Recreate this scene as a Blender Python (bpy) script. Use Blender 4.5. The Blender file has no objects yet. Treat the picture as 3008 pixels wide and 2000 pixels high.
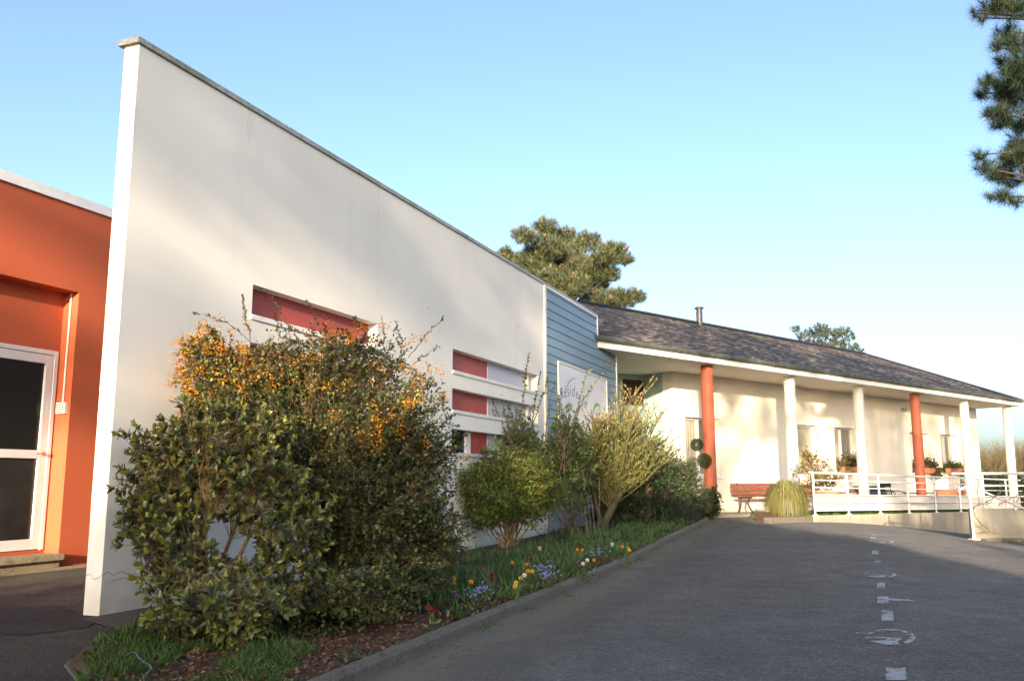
import bpy, math, random
import numpy as np
from mathutils import Vector, Matrix, noise
R = math.radians
rng = np.random.default_rng(7)
random.seed(7)
C = bpy.context.scene.collection
sc = bpy.context.scene

# ------------------------------------------------------------------ camera, sky, sun, exposure
EYE = 0.95
PITCH = R(9.0)
FPX = 2582.0
cd = bpy.data.cameras.new('camera')
cam = bpy.data.objects.new('camera', cd)
C.objects.link(cam)
cam.location = (0, 0, EYE)
cam.rotation_euler = (R(90) + PITCH, 0, 0)
cd.sensor_width = 36
cd.lens = FPX / 3008 * 36
cd.clip_start = 0.05
cd.clip_end = 2000
sc.camera = cam

SUN_AZ, SUN_EL = 9.8, 8.7          # direction the light travels (deg right of +Y), height of the sun
w = bpy.data.worlds.new('World')
sc.world = w
w.use_nodes = True
wn = w.node_tree.nodes
wl = w.node_tree.links
sky = wn.new('ShaderNodeTexSky')
sky.sky_type = 'NISHITA'
sky.sun_disc = False
sky.sun_elevation = R(SUN_EL)
sky.sun_rotation = R(180 + SUN_AZ)
sky.altitude = 0
sky.air_density = 0.65
sky.dust_density = 3.0
sky.ozone_density = 1.3
bg = wn['Background']
bg.inputs['Strength'].default_value = 0.145
wl.new(sky.outputs['Color'], bg.inputs['Color'])
sd = bpy.data.lights.new('sun', 'SUN')
sd.energy = 4.0
sd.angle = R(0.55)
sd.color = (1.0, 0.80, 0.56)
sun = bpy.data.objects.new('sun', sd)
C.objects.link(sun)
tr = Vector((math.sin(R(SUN_AZ)) * math.cos(R(SUN_EL)), math.cos(R(SUN_AZ)) * math.cos(R(SUN_EL)), -math.sin(R(SUN_EL))))
sun.rotation_euler = tr.to_track_quat('-Z', 'Y').to_euler()
sun.location = (0, -20, 15)
sc.view_settings.view_transform = 'Standard'
sc.view_settings.look = 'None'
sc.view_settings.gamma = 1
sc.view_settings.exposure = 1.9
sc.cycles.max_bounces = 8
sc.cycles.transparent_max_bounces = 16


# ------------------------------------------------------------------ small helpers
def ss(x, a=0.0, b=1.0):
    t = np.clip((np.asarray(x, float) - a) / (b - a), 0, 1)
    return t * t * (3 - 2 * t)


def softplus(x, k=0.8):
    x = np.asarray(x, float)
    return k * np.logaddexp(0, x / k)


def G(x, y):                       # the drive's height
    x = np.asarray(x, float)
    y = np.asarray(y, float)
    z = 0.10 * ss(y, 10, 19) - 0.11 * softplus(x - 7.0) * ss(y, 2, 12)
    return np.maximum(z, -1.5)


def nz(x, y, z=0.0):
    return noise.noise(Vector((x, y, z)))


def ray(u, v):
    dx = (u - 1504) / FPX
    dy = -(v - 1000) / FPX
    return np.array([dx, math.cos(PITCH) - dy * math.sin(PITCH), math.sin(PITCH) + dy * math.cos(PITCH)])


def onz(u, v, z):                  # the point at height z seen at pixel u, v of the photograph
    r = ray(u, v)
    return np.array([0, 0, EYE]) + r * (z - EYE) / r[2]


def aty(u, v, y):                  # the point at distance y
    r = ray(u, v)
    return np.array([0, 0, EYE]) + r * y / r[1]


class Frame:                       # s along the wall, n out of its face, z up
    def __init__(self, o, az):
        self.o = np.array([o[0], o[1], 0.0])
        a = R(az)
        self.d = np.array([math.sin(a), math.cos(a), 0])
        self.n = np.array([math.cos(a), -math.sin(a), 0])

    def p(self, s, n, z):
        q = self.o + self.d * s + self.n * n
        return (q[0], q[1], z)


WORLD = Frame((0, 0), 90)          # s = +x, n = -y
W = Frame((-2.891, 6.38), 22.0)    # white wall
OR = Frame((-4.774, 10.126), 22.0)  # orange wing, 3.15 m behind
CL = Frame((4.66, 20.9), 49.4)     # column line of the slate roofed building
FA = Frame((4.031, 22.091), 49.6)  # its facade
RM = Frame((6.495, 19.197), 49.4)  # ramp railing


def T(s):                          # terrace height along the column line
    return 0.17 - 0.02 * s


# ------------------------------------------------------------------ materials
def new_mat(name):
    m = bpy.data.materials.new(name)
    m.use_nodes = True
    return m, m.node_tree.nodes, m.node_tree.links, m.node_tree.nodes['Principled BSDF']


def ramp(n, stops):
    r = n.new('ShaderNodeValToRGB')
    e = r.color_ramp.elements
    while len(e) < len(stops):
        e.new(0.5)
    for k, (p, c) in enumerate(stops):
        e[k].position = p
        e[k].color = (*c, 1) if len(c) == 3 else c
    return r


def tex(n, l, kind='NOISE', scale=5.0, detail=4.0, rough=0.55, vec=None, stretch=None):
    if vec is None:
        tc = n.new('ShaderNodeTexCoord')
        vec = tc.outputs['Object']
    if stretch:
        mp = n.new('ShaderNodeMapping')
        mp.inputs['Scale'].default_value = stretch
        l.new(vec, mp.inputs['Vector'])
        vec = mp.outputs['Vector']
    if kind == 'NOISE':
        t = n.new('ShaderNodeTexNoise')
        t.inputs['Scale'].default_value = scale
        t.inputs['Detail'].default_value = detail
        t.inputs['Roughness'].default_value = rough
    else:
        t = n.new('ShaderNodeTexVoronoi')
        t.inputs['Scale'].default_value = scale
    l.new(vec, t.inputs['Vector'])
    return t


def mixc(n, l, fac, a, b, mode='MIX'):
    m = n.new('ShaderNodeMix')
    m.data_type = 'RGBA'
    m.blend_type = mode
    for sock, val in ((m.inputs[0], fac), (m.inputs[6], a), (m.inputs[7], b)):
        if isinstance(val, bpy.types.NodeSocket):
            l.new(val, sock)
        elif isinstance(val, (int, float)):
            sock.default_value = val
        else:
            sock.default_value = (*val, 1)
    return m.outputs[2]


def bump(n, l, b, height, strength=0.3, dist=0.01):
    k = n.new('ShaderNodeBump')
    k.inputs['Strength'].default_value = strength
    k.inputs['Distance'].default_value = dist
    l.new(height, k.inputs['Height'])
    l.new(k.outputs['Normal'], b.inputs['Normal'])


def plain(name, col, rough=0.6, var=0.12, scale=6.0, metal=0.0, bmp=0.15, bscale=60.0, spec=0.4):
    m, n, l, b = new_mat(name)
    t = tex(n, l, scale=scale)
    dark = tuple(c * (1 - var) for c in col)
    lite = tuple(min(1, c * (1 + var)) for c in col)
    r = ramp(n, [(0.3, dark), (0.7, lite)])
    l.new(t.outputs[0], r.inputs[0])
    l.new(r.outputs[0], b.inputs['Base Color'])
    b.inputs['Roughness'].default_value = rough
    b.inputs['Metallic'].default_value = metal
    b.inputs['Specular IOR Level'].default_value = spec
    if bmp:
        t2 = tex(n, l, scale=bscale, detail=3)
        bump(n, l, b, t2.outputs[0], bmp, 0.01)
    return m


def render_mat(name, col, stain=(0.35, 0.33, 0.27), amount=0.35, grain=140, thr=(0.56, 0.80)):
    """painted render: fine grain, rain streaks, dirt at the foot."""
    m, n, l, b = new_mat(name)
    tc = n.new('ShaderNodeTexCoord')
    v = tc.outputs['Object']
    big = tex(n, l, scale=0.7, detail=5, vec=v)
    streak = tex(n, l, scale=3.0, detail=5, rough=0.7, vec=v, stretch=(1.0, 1.0, 0.08))
    rs = ramp(n, [(thr[0], (0, 0, 0)), (thr[1], (1, 1, 1))])
    l.new(streak.outputs[0], rs.inputs[0])
    rb = ramp(n, [(0.3, tuple(c * 0.93 for c in col)), (0.7, tuple(min(1, c * 1.05) for c in col))])
    l.new(big.outputs[0], rb.inputs[0])
    mm = n.new('ShaderNodeMath')
    mm.operation = 'MULTIPLY'
    mm.inputs[1].default_value = amount
    l.new(rs.outputs[0], mm.inputs[0])
    c1 = mixc(n, l, mm.outputs[0], rb.outputs[0], tuple(c * s for c, s in zip(col, stain)) if False else tuple(0.55 * c + 0.3 * s for c, s in zip(col, stain)))
    # splash-back dirt near the ground
    sx = n.new('ShaderNodeSeparateXYZ')
    l.new(v, sx.inputs[0])
    dn = tex(n, l, scale=5, detail=4, vec=v)
    ad = n.new('ShaderNodeMath')
    ad.operation = 'MULTIPLY_ADD'
    ad.inputs[1].default_value = 0.5
    l.new(dn.outputs[0], ad.inputs[0])
    l.new(sx.outputs[2], ad.inputs[2])
    rd = ramp(n, [(0.28, (1, 1, 1)), (0.52, (0, 0, 0))])
    l.new(ad.outputs[0], rd.inputs[0])
    md = n.new('ShaderNodeMath')
    md.operation = 'MULTIPLY'
    md.inputs[1].default_value = 0.45
    l.new(rd.outputs[0], md.inputs[0])
    c2 = mixc(n, l, md.outputs[0], c1, tuple(0.5 * c * s for c, s in zip(col, (1, 0.93, 0.8))))
    l.new(c2, b.inputs['Base Color'])
    b.inputs['Roughness'].default_value = 0.85
    b.inputs['Specular IOR Level'].default_value = 0.2
    g = tex(n, l, scale=grain, detail=3, vec=v)
    bump(n, l, b, g.outputs[0], 0.35, 0.004)
    return m


def leaf_mat(name, trans=0.25, rough=0.45, spec=0.4):
    m, n, l, b = new_mat(name)
    a = n.new('ShaderNodeAttribute')
    a.attribute_name = 'tint'
    l.new(a.outputs['Color'], b.inputs['Base Color'])
    b.inputs['Roughness'].default_value = rough
    b.inputs['Specular IOR Level'].default_value = spec
    t = n.new('ShaderNodeBsdfTranslucent')
    hs = n.new('ShaderNodeHueSaturation')
    hs.inputs['Value'].default_value = 1.6
    hs.inputs['Saturation'].default_value = 1.1
    l.new(a.outputs['Color'], hs.inputs['Color'])
    l.new(hs.outputs[0], t.inputs['Color'])
    mx = n.new('ShaderNodeMixShader')
    mx.inputs[0].default_value = trans
    l.new(b.outputs[0], mx.inputs[1])
    l.new(t.outputs[0], mx.inputs[2])
    l.new(mx.outputs[0], n['Material Output'].inputs['Surface'])
    return m


M = {}
M['white'] = render_mat('white_render', (0.82, 0.785, 0.715), amount=0.18)
M['facade'] = render_mat('cream_render', (0.72, 0.68, 0.60), amount=0.12)
M['orange'] = render_mat('orange_render', (0.49, 0.116, 0.052), stain=(0.5, 0.25, 0.15), amount=0.18)
M['teal'] = render_mat('teal_render', (0.30, 0.42, 0.40), amount=0.1)
M['concrete'] = render_mat('weathered_concrete', (0.38, 0.345, 0.28), stain=(0.10, 0.10, 0.07), amount=0.85, grain=60, thr=(0.44, 0.64))
M['red'] = plain('red_panel', (0.36, 0.062, 0.042), 0.5, 0.06, 1.5, bmp=0.05)
M['pale'] = plain('pale_panel', (0.46, 0.44, 0.50), 0.35, 0.04, 1.0, bmp=0.0)
M['sill'] = plain('white_sill', (0.75, 0.74, 0.70), 0.5, 0.06, 8)
M['zinc'] = plain('zinc', (0.30, 0.31, 0.32), 0.45, 0.25, 3.0, metal=0.35, bmp=0.1)
M['gutter'] = plain('dark_zinc_gutter', (0.10, 0.11, 0.10), 0.55, 0.3, 5.0, metal=0.2, bmp=0.1)
M['trim'] = plain('cream_trim', (0.74, 0.68, 0.56), 0.5, 0.05, 4)
M['paint'] = plain('white_paint', (0.80, 0.79, 0.76), 0.4, 0.05, 9, bmp=0.05)
M['rail'] = plain('white_rail_paint', (0.62, 0.61, 0.58), 0.4, 0.10, 14, bmp=0.1)
M['col_white'] = plain('white_column_paint', (0.62, 0.62, 0.59), 0.6, 0.06, 3, bmp=0.1)
M['col_orange'] = plain('orange_column_paint', (0.40, 0.105, 0.055), 0.6, 0.10, 3, bmp=0.1)
M['soffit'] = plain('soffit_paint', (0.66, 0.61, 0.52), 0.7, 0.05, 2)
M['black'] = plain('black_metal', (0.02, 0.02, 0.022), 0.4, 0.3, 8, metal=0.3)
M['flue'] = plain('flue_steel', (0.045, 0.04, 0.04), 0.5, 0.3, 6, metal=0.2)
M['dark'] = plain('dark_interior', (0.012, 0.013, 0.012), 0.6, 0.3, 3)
M['curtain'] = plain('net_curtain', (0.27, 0.245, 0.20), 0.9, 0.15, 5, bmp=0.3, bscale=25)
M['frame'] = plain('white_upvc', (0.70, 0.67, 0.66), 0.35, 0.04, 4, bmp=0.0)
M['steel'] = plain('brushed_steel', (0.45, 0.45, 0.46), 0.3, 0.1, 20, metal=0.9)
M['bark'] = plain('bark', (0.13, 0.095, 0.06), 0.9, 0.45, 14, bmp=0.6, bscale=40)
M['bark_ochre'] = plain('ochre_bark', (0.22, 0.15, 0.07), 0.9, 0.4, 20, bmp=0.6, bscale=60)  # yellower bark colour of the laurel and spring shrub stems
M['twig'] = plain('twig', (0.13, 0.085, 0.05), 0.9, 0.4, 20, bmp=0.0)
M['twig_green'] = plain('green_twig', (0.10, 0.092, 0.034), 0.8, 0.3, 12, bmp=0.0)
M['wood'] = plain('varnished_slats', (0.22, 0.075, 0.035), 0.5, 0.35, 9, bmp=0.2)
M['iron'] = plain('brown_cast_iron', (0.07, 0.035, 0.025), 0.5, 0.3, 10)
M['terracotta'] = plain('terracotta', (0.42, 0.15, 0.08), 0.75, 0.2, 8)
M['soil'] = None
M['leaf'] = leaf_mat('leaf', 0.22, 0.5)
M['leaf_gloss'] = leaf_mat('glossy_leaf', 0.16, 0.32, 0.5)
M['petal'] = leaf_mat('petal', 0.35, 0.6, 0.2)
M['needle'] = leaf_mat('needle', 0.15, 0.55)


def m_glass():
    m, n, l, b = new_mat('window_glass')
    g = n.new('ShaderNodeBsdfGlossy')
    g.inputs['Roughness'].default_value = 0.02
    t = n.new('ShaderNodeBsdfTransparent')
    t.inputs['Color'].default_value = (0.92, 0.92, 0.90, 1)
    lw = n.new('ShaderNodeLayerWeight')
    pw = n.new('ShaderNodeMath')
    pw.operation = 'POWER'
    pw.inputs[1].default_value = 4.0
    l.new(lw.outputs['Facing'], pw.inputs[0])
    f = n.new('ShaderNodeMath')
    f.operation = 'MULTIPLY_ADD'
    f.inputs[1].default_value = 0.7
    f.inputs[2].default_value = 0.06
    l.new(pw.outputs[0], f.inputs[0])
    mx = n.new('ShaderNodeMixShader')
    l.new(f.outputs[0], mx.inputs[0])
    l.new(t.outputs[0], mx.inputs[1])
    l.new(g.outputs[0], mx.inputs[2])
    l.new(mx.outputs[0], n['Material Output'].inputs['Surface'])
    return m


M['glass'] = m_glass()


def m_dark_glass():
    m, n, l, b = new_mat('dark_glass')
    b.inputs['Base Color'].default_value = (0.010, 0.014, 0.012, 1)
    b.inputs['Roughness'].default_value = 0.06
    b.inputs['Specular IOR Level'].default_value = 0.35
    return m


M['dark_glass'] = m_dark_glass()


def m_asphalt(name, base=0.115, tint=(0.99, 1.0, 1.03)):
    m, n, l, b = new_mat(name)
    tc = n.new('ShaderNodeTexCoord')
    v = tc.outputs['Object']
    big = tex(n, l, scale=0.35, detail=6, vec=v)
    mid = tex(n, l, scale=3.0, detail=6, rough=0.65, vec=v)
    r1 = ramp(n, [(0.3, tuple(base * 0.80 * t for t in tint)), (0.72, tuple(base * 1.22 * t for t in tint))])
    l.new(big.outputs[0], r1.inputs[0])
    r2 = ramp(n, [(0.35, (0.78, 0.78, 0.80)), (0.7, (1.18, 1.15, 1.1))])
    l.new(mid.outputs[0], r2.inputs[0])
    c = mixc(n, l, 1.0, r1.outputs[0], r2.outputs[0], 'MULTIPLY')
    # stones of the wearing course, each with its own grey
    for sc_, lo, hi, f in ((75, 0.58, 1.45, 0.75), (30, 0.88, 1.12, 0.6)):
        vor = tex(n, l, 'VORONOI', scale=sc_, vec=v)
        sp = n.new('ShaderNodeSeparateColor')
        l.new(vor.outputs['Color'], sp.inputs[0])
        r3 = ramp(n, [(0.0, (lo, lo, lo)), (0.8, (1.0, 1.0, 1.0)), (1.0, (hi * 1.1, hi * 1.06, hi))])
        l.new(sp.outputs[0], r3.inputs[0])
        c = mixc(n, l, f, c, r3.outputs[0], 'MULTIPLY')
    # old cracks, thin and broken
    vc = n.new('ShaderNodeTexVoronoi')
    vc.feature = 'DISTANCE_TO_EDGE'
    vc.inputs['Scale'].default_value = 0.32
    wv = n.new('ShaderNodeVectorMath')
    wv.operation = 'MULTIPLY_ADD'
    wv.inputs[1].default_value = (0.5, 0.5, 0.5)
    wn_ = tex(n, l, scale=1.6, detail=6, rough=0.7, vec=v)
    l.new(wn_.outputs['Color'], wv.inputs[0])
    l.new(v, wv.inputs[2])
    l.new(wv.outputs[0], vc.inputs['Vector'])
    rc = ramp(n, [(0.0, (0.50, 0.50, 0.50)), (0.005, (1, 1, 1))])
    l.new(vc.outputs['Distance'], rc.inputs[0])
    gate = ramp(n, [(0.52, (0, 0, 0)), (0.60, (1, 1, 1))])
    l.new(big.outputs[0], gate.inputs[0])
    c = mixc(n, l, gate.outputs[0], c, mixc(n, l, 1.0, c, rc.outputs[0], 'MULTIPLY'))
    l.new(c, b.inputs['Base Color'])
    b.inputs['Roughness'].default_value = 0.85
    b.inputs['Diffuse Roughness'].default_value = 1.0
    b.inputs['Specular IOR Level'].default_value = 0.2
    vb = tex(n, l, 'VORONOI', scale=80, vec=v)
    bump(n, l, b, vb.outputs[0], 1.0, 0.012)
    return m


def m_dust():
    m, n, l, b = new_mat('gutter_dust')
    tc = n.new('ShaderNodeTexCoord')
    t = tex(n, l, scale=1.1, detail=7, rough=0.7, vec=tc.outputs['Object'])
    t2 = tex(n, l, scale=30, detail=4, rough=0.8, vec=tc.outputs['Object'])
    a = n.new('ShaderNodeAttribute')
    a.attribute_name = 'edge'
    m1 = n.new('ShaderNodeMath')
    m1.operation = 'MULTIPLY_ADD'
    m1.inputs[1].default_value = 0.5
    l.new(t2.outputs[0], m1.inputs[0])
    l.new(t.outputs[0], m1.inputs[2])
    m2 = n.new('ShaderNodeMath')
    m2.operation = 'MULTIPLY'
    l.new(m1.outputs[0], m2.inputs[0])
    l.new(a.outputs['Fac'], m2.inputs[1])
    r = ramp(n, [(0.18, (0, 0, 0)), (0.62, (0.75, 0.75, 0.75))])
    l.new(m2.outputs[0], r.inputs[0])
    b.inputs['Base Color'].default_value = (0.17, 0.145, 0.105, 1)
    b.inputs['Roughness'].default_value = 0.95
    l.new(r.outputs[0], b.inputs['Alpha'])
    return m


M['asphalt'] = m_asphalt('asphalt')


def m_ground(name, a, bcol, ccol, scale=2.0):
    m, n, l, b = new_mat(name)
    t = tex(n, l, scale=scale, detail=8, rough=0.7)
    t2 = tex(n, l, scale=scale * 14, detail=5, rough=0.7)
    r = ramp(n, [(0.35, a), (0.52, bcol), (0.68, ccol)])
    l.new(t.outputs[0], r.inputs[0])
    r2 = ramp(n, [(0.3, (0.5, 0.5, 0.5)), (0.7, (1.3, 1.3, 1.3))])
    l.new(t2.outputs[0], r2.inputs[0])
    c = mixc(n, l, 1.0, r.outputs[0], r2.outputs[0], 'MULTIPLY')
    l.new(c, b.inputs['Base Color'])
    b.inputs['Roughness'].default_value = 0.95
    bump(n, l, b, t2.outputs[0], 0.8, 0.03)
    return m


M['soil'] = m_ground('bed_soil', (0.045, 0.028, 0.016), (0.10, 0.058, 0.032), (0.075, 0.065, 0.03))
M['earth'] = m_ground('earth_and_grass', (0.05, 0.06, 0.02), (0.07, 0.06, 0.03), (0.05, 0.07, 0.02), 0.3)
M['lawn'] = m_ground('lawn_base', (0.04, 0.07, 0.015), (0.06, 0.10, 0.02), (0.05, 0.08, 0.02), 3)
M['gravel'] = m_ground('beaten_earth_path', (0.07, 0.055, 0.04), (0.10, 0.08, 0.06), (0.085, 0.07, 0.05), 5)
M['kerb'] = m_ground('kerb_concrete', (0.13, 0.115, 0.09), (0.19, 0.165, 0.13), (0.11, 0.11, 0.07), 5)
M['paving'] = m_ground('terrace_paving', (0.30, 0.25, 0.19), (0.36, 0.30, 0.23), (0.27, 0.23, 0.17), 3)
M['stone'] = m_ground('step_stone', (0.26, 0.21, 0.13), (0.34, 0.28, 0.18), (0.20, 0.17, 0.12), 6)


def m_marking():
    m, n, l, b = new_mat('worn_road_paint')
    t = tex(n, l, scale=13, detail=8, rough=0.82)
    t2 = tex(n, l, scale=2.0, detail=3)
    ad = n.new('ShaderNodeMath')
    ad.operation = 'MULTIPLY_ADD'
    ad.inputs[1].default_value = 0.5
    l.new(t2.outputs[0], ad.inputs[0])
    l.new(t.outputs[0], ad.inputs[2])
    r = ramp(n, [(0.60, (0, 0, 0)), (0.76, (0.9, 0.9, 0.9))])
    l.new(ad.outputs[0], r.inputs[0])
    b.inputs['Base Color'].default_value = (0.36, 0.365, 0.36, 1)
    b.inputs['Roughness'].default_value = 0.8
    l.new(r.outputs[0], b.inputs['Alpha'])
    return m


M['marking'] = m_marking()


def m_slate():
    m, n, l, b = new_mat('old_slate')
    tc = n.new('ShaderNodeTexCoord')
    br = n.new('ShaderNodeTexBrick')
    br.offset = 0.5
    br.inputs['Scale'].default_value = 1.0
    br.inputs['Brick Width'].default_value = 0.24
    br.inputs['Row Height'].default_value = 0.115
    br.inputs['Mortar Size'].default_value = 0.008
    br.inputs['Mortar Smooth'].default_value = 0.3
    br.inputs['Bias'].default_value = -0.2
    br.inputs['Color1'].default_value = (0.025, 0.022, 0.022, 1)
    br.inputs['Color2'].default_value = (0.075, 0.060, 0.050, 1)
    br.inputs['Mortar'].default_value = (0.012, 0.012, 0.014, 1)
    l.new(tc.outputs['UV'], br.inputs['Vector'])
    t = tex(n, l, scale=0.5, detail=5, vec=tc.outputs['UV'])
    r = ramp(n, [(0.45, (1.0, 1.0, 1.05)), (0.62, (1.7, 1.25, 0.95))])
    l.new(t.outputs[0], r.inputs[0])
    c = mixc(n, l, 1.0, br.outputs[0], r.outputs[0], 'MULTIPLY')
    # bleached slate edges: short pale dashes along the courses
    d = tex(n, l, scale=1.0, detail=2, rough=0.5, vec=tc.outputs['UV'], stretch=(3.0, 15.0, 1))
    d2 = tex(n, l, scale=0.8, detail=3, vec=tc.outputs['UV'])
    ad = n.new('ShaderNodeMath')
    ad.operation = 'MULTIPLY_ADD'
    ad.inputs[1].default_value = 0.35
    l.new(d2.outputs[0], ad.inputs[0])
    l.new(d.outputs[0], ad.inputs[2])
    rd = ramp(n, [(0.73, (0, 0, 0)), (0.80, (1, 1, 1))])
    l.new(ad.outputs[0], rd.inputs[0])
    c = mixc(n, l, rd.outputs[0], c, (0.30, 0.28, 0.23))
    l.new(c, b.inputs['Base Color'])
    b.inputs['Roughness'].default_value = 0.75
    b.inputs['Specular IOR Level'].default_value = 0.12
    bump(n, l, b, br.outputs['Fac'], -0.6, 0.012)
    return m


M['slate'] = m_slate()


def m_cladding():
    m, n, l, b = new_mat('blue_cladding_paint')
    t = tex(n, l, scale=1.2, detail=5, stretch=(1, 1, 3))
    r = ramp(n, [(0.3, (0.165, 0.24, 0.31)), (0.7, (0.20, 0.29, 0.365))])
    l.new(t.outputs[0], r.inputs[0])
    l.new(r.outputs[0], b.inputs['Base Color'])
    b.inputs['Roughness'].default_value = 0.5
    g = tex(n, l, scale=30, detail=4, stretch=(1, 1, 8))
    bump(n, l, b, g.outputs[0], 0.15, 0.004)
    return m


M['blue'] = m_cladding()


def m_moss_zinc():
    m, n, l, b = new_mat('mossy_zinc_coping')
    t = tex(n, l, scale=0.9, detail=6, rough=0.65)
    r = ramp(n, [(0.46, (0.44, 0.45, 0.45)), (0.64, (0.22, 0.23, 0.10))])
    l.new(t.outputs[0], r.inputs[0])
    t2 = tex(n, l, scale=40, detail=4)
    r2 = ramp(n, [(0.3, (0.6, 0.6, 0.6)), (0.7, (1.15, 1.15, 1.15))])
    l.new(t2.outputs[0], r2.inputs[0])
    l.new(mixc(n, l, 1.0, r.outputs[0], r2.outputs[0], 'MULTIPLY'), b.inputs['Base Color'])
    b.inputs['Roughness'].default_value = 0.6
    return m


M['coping'] = m_moss_zinc()


# ------------------------------------------------------------------ objects
def tag(o, label=None, cat=None, group=None, kind=None):
    if label:
        o['label'] = label
    if cat:
        o['category'] = cat
    if group:
        o['group'] = group
    if kind:
        o['kind'] = kind
    return o


def thing(name, label, cat, loc=(0, 0, 0), group=None):
    o = bpy.data.objects.new(name, None)
    o.empty_display_size = 0.2
    C.objects.link(o)
    o.location = loc
    o['_l'] = tuple(float(c) for c in loc)
    return tag(o, label, cat, group)


def link(name, me, mat, parent=None):
    o = bpy.data.objects.new(name, me)
    C.objects.link(o)
    if mat is not None:
        for m in (mat if isinstance(mat, (list, tuple)) else [mat]):
            me.materials.append(m)
    if parent is not None:
        o.parent = parent
        if '_l' in parent:
            o.matrix_parent_inverse = Matrix.Translation(-Vector(parent['_l']))
    return o


class MB:
    def __init__(self):
        self.v = []
        self.f = []
        self.mi = []
        self.sm = []
        self.uv = None

    def add(self, vs, fs, mi=0, smooth=False):
        o = len(self.v)
        self.v += [tuple(float(c) for c in p) for p in vs]
        self.f += [tuple(i + o for i in f) for f in fs]
        self.mi += [mi] * len(fs)
        self.sm += [smooth] * len(fs)
        return self

    def hexa(self, p, mi=0):       # 8 points: bottom ring then top ring
        return self.add(p, [(3, 2, 1, 0), (4, 5, 6, 7), (0, 1, 5, 4), (1, 2, 6, 5), (2, 3, 7, 6), (3, 0, 4, 7)], mi)

    def box(self, fr, s0, s1, n0, n1, z0, z1, mi=0, bev=0.0):
        """z0 / z1 may be pairs (at s0, at s1)."""
        za = z0 if isinstance(z0, (tuple, list)) else (z0, z0)
        zb = z1 if isinstance(z1, (tuple, list)) else (z1, z1)
        q = [fr.p(s0, n0, za[0]), fr.p(s1, n0, za[1]), fr.p(s1, n1, za[1]), fr.p(s0, n1, za[0]),
             fr.p(s0, n0, zb[0]), fr.p(s1, n0, zb[1]), fr.p(s1, n1, zb[1]), fr.p(s0, n1, zb[0])]
        return self.hexa(q, mi)

    def tube(self, pts, r, k=8, mi=0, caps=True):
        pts = [np.array(p, float) for p in pts]
        n = len(pts)
        rs = r if isinstance(r, (list, tuple, np.ndarray)) else [r] * n
        vs, fs = [], []
        up = np.array([0.0, 0, 1])
        t0 = pts[1] - pts[0]
        t0 /= np.linalg.norm(t0) + 1e-9
        a = np.cross(t0, up if abs(t0[2]) < 0.9 else np.array([1.0, 0, 0]))
        a /= np.linalg.norm(a) + 1e-9
        for i, p in enumerate(pts):
            t = pts[min(i + 1, n - 1)] - pts[max(i - 1, 0)]
            t /= np.linalg.norm(t) + 1e-9
            a = a - t * (a @ t)
            a /= np.linalg.norm(a) + 1e-9
            b = np.cross(t, a)
            for j in range(k):
                g = 2 * math.pi * j / k
                vs.append(p + rs[i] * (a * math.cos(g) + b * math.sin(g)))
        for i in range(n - 1):
            for j in range(k):
                j2 = (j + 1) % k
                fs.append((i * k + j, i * k + j2, (i + 1) * k + j2, (i + 1) * k + j))
        if caps:
            fs.append(tuple(range(k - 1, -1, -1)))
            fs.append(tuple((n - 1) * k + j for j in range(k)))
        return self.add(vs, fs, mi, True)

    def lathe(self, c, prof, k=20, mi=0):
        vs, fs = [], []
        for r, z in prof:
            for j in range(k):
                g = 2 * math.pi * j / k
                vs.append((c[0] + r * math.cos(g), c[1] + r * math.sin(g), c[2] + z))
        for i in range(len(prof) - 1):
            for j in range(k):
                j2 = (j + 1) % k
                fs.append((i * k + j, i * k + j2, (i + 1) * k + j2, (i + 1) * k + j))
        fs.append(tuple(range(k - 1, -1, -1)))
        fs.append(tuple((len(prof) - 1) * k + j for j in range(k)))
        return self.add(vs, fs, mi, True)

    def quad(self, a, b, c, d, mi=0):
        return self.add([a, b, c, d], [(0, 1, 2, 3)], mi)

    def prism(self, fr, poly, n0, n1, mi=0):
        """poly: (s, z) outline extruded along n."""
        k = len(poly)
        vs = [fr.p(s, n0, z) for s, z in poly] + [fr.p(s, n1, z) for s, z in poly]
        fs = [tuple(range(k)), tuple(range(2 * k - 1, k - 1, -1))]
        fs += [(i, i + k, (i + 1) % k + k, (i + 1) % k) for i in range(k)]
        return self.add(vs, fs, mi)

    def slab(self, poly, z0, z1, mi=0):
        """poly: (x, y, dz) outline, vertical sides."""
        k = len(poly)
        vs = [(x, y, z0 + d) for x, y, d in poly] + [(x, y, z1 + d) for x, y, d in poly]
        fs = [tuple(range(k - 1, -1, -1)), tuple(range(k, 2 * k))]
        fs += [(i, (i + 1) % k, (i + 1) % k + k, i + k) for i in range(k)]
        return self.add(vs, fs, mi)

    def build(self, name, mat, parent=None, bevel=0.0, fix=True):
        me = bpy.data.meshes.new(name)
        me.from_pydata(self.v, [], self.f)
        me.polygons.foreach_set('material_index', self.mi)
        me.polygons.foreach_set('use_smooth', self.sm)
        me.update()
        if fix:
            import bmesh
            bm = bmesh.new()
            bm.from_mesh(me)
            bmesh.ops.recalc_face_normals(bm, faces=bm.faces)
            bm.to_mesh(me)
            bm.free()
        o = link(name, me, mat, parent)
        if any(self.sm):
            md = o.modifiers.new('edges', 'EDGE_SPLIT')
            md.split_angle = R(50)
        if bevel:
            md = o.modifiers.new('bevel', 'BEVEL')
            md.width = bevel
            md.segments = 2
            md.limit_method = 'ANGLE'
        return o


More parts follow.
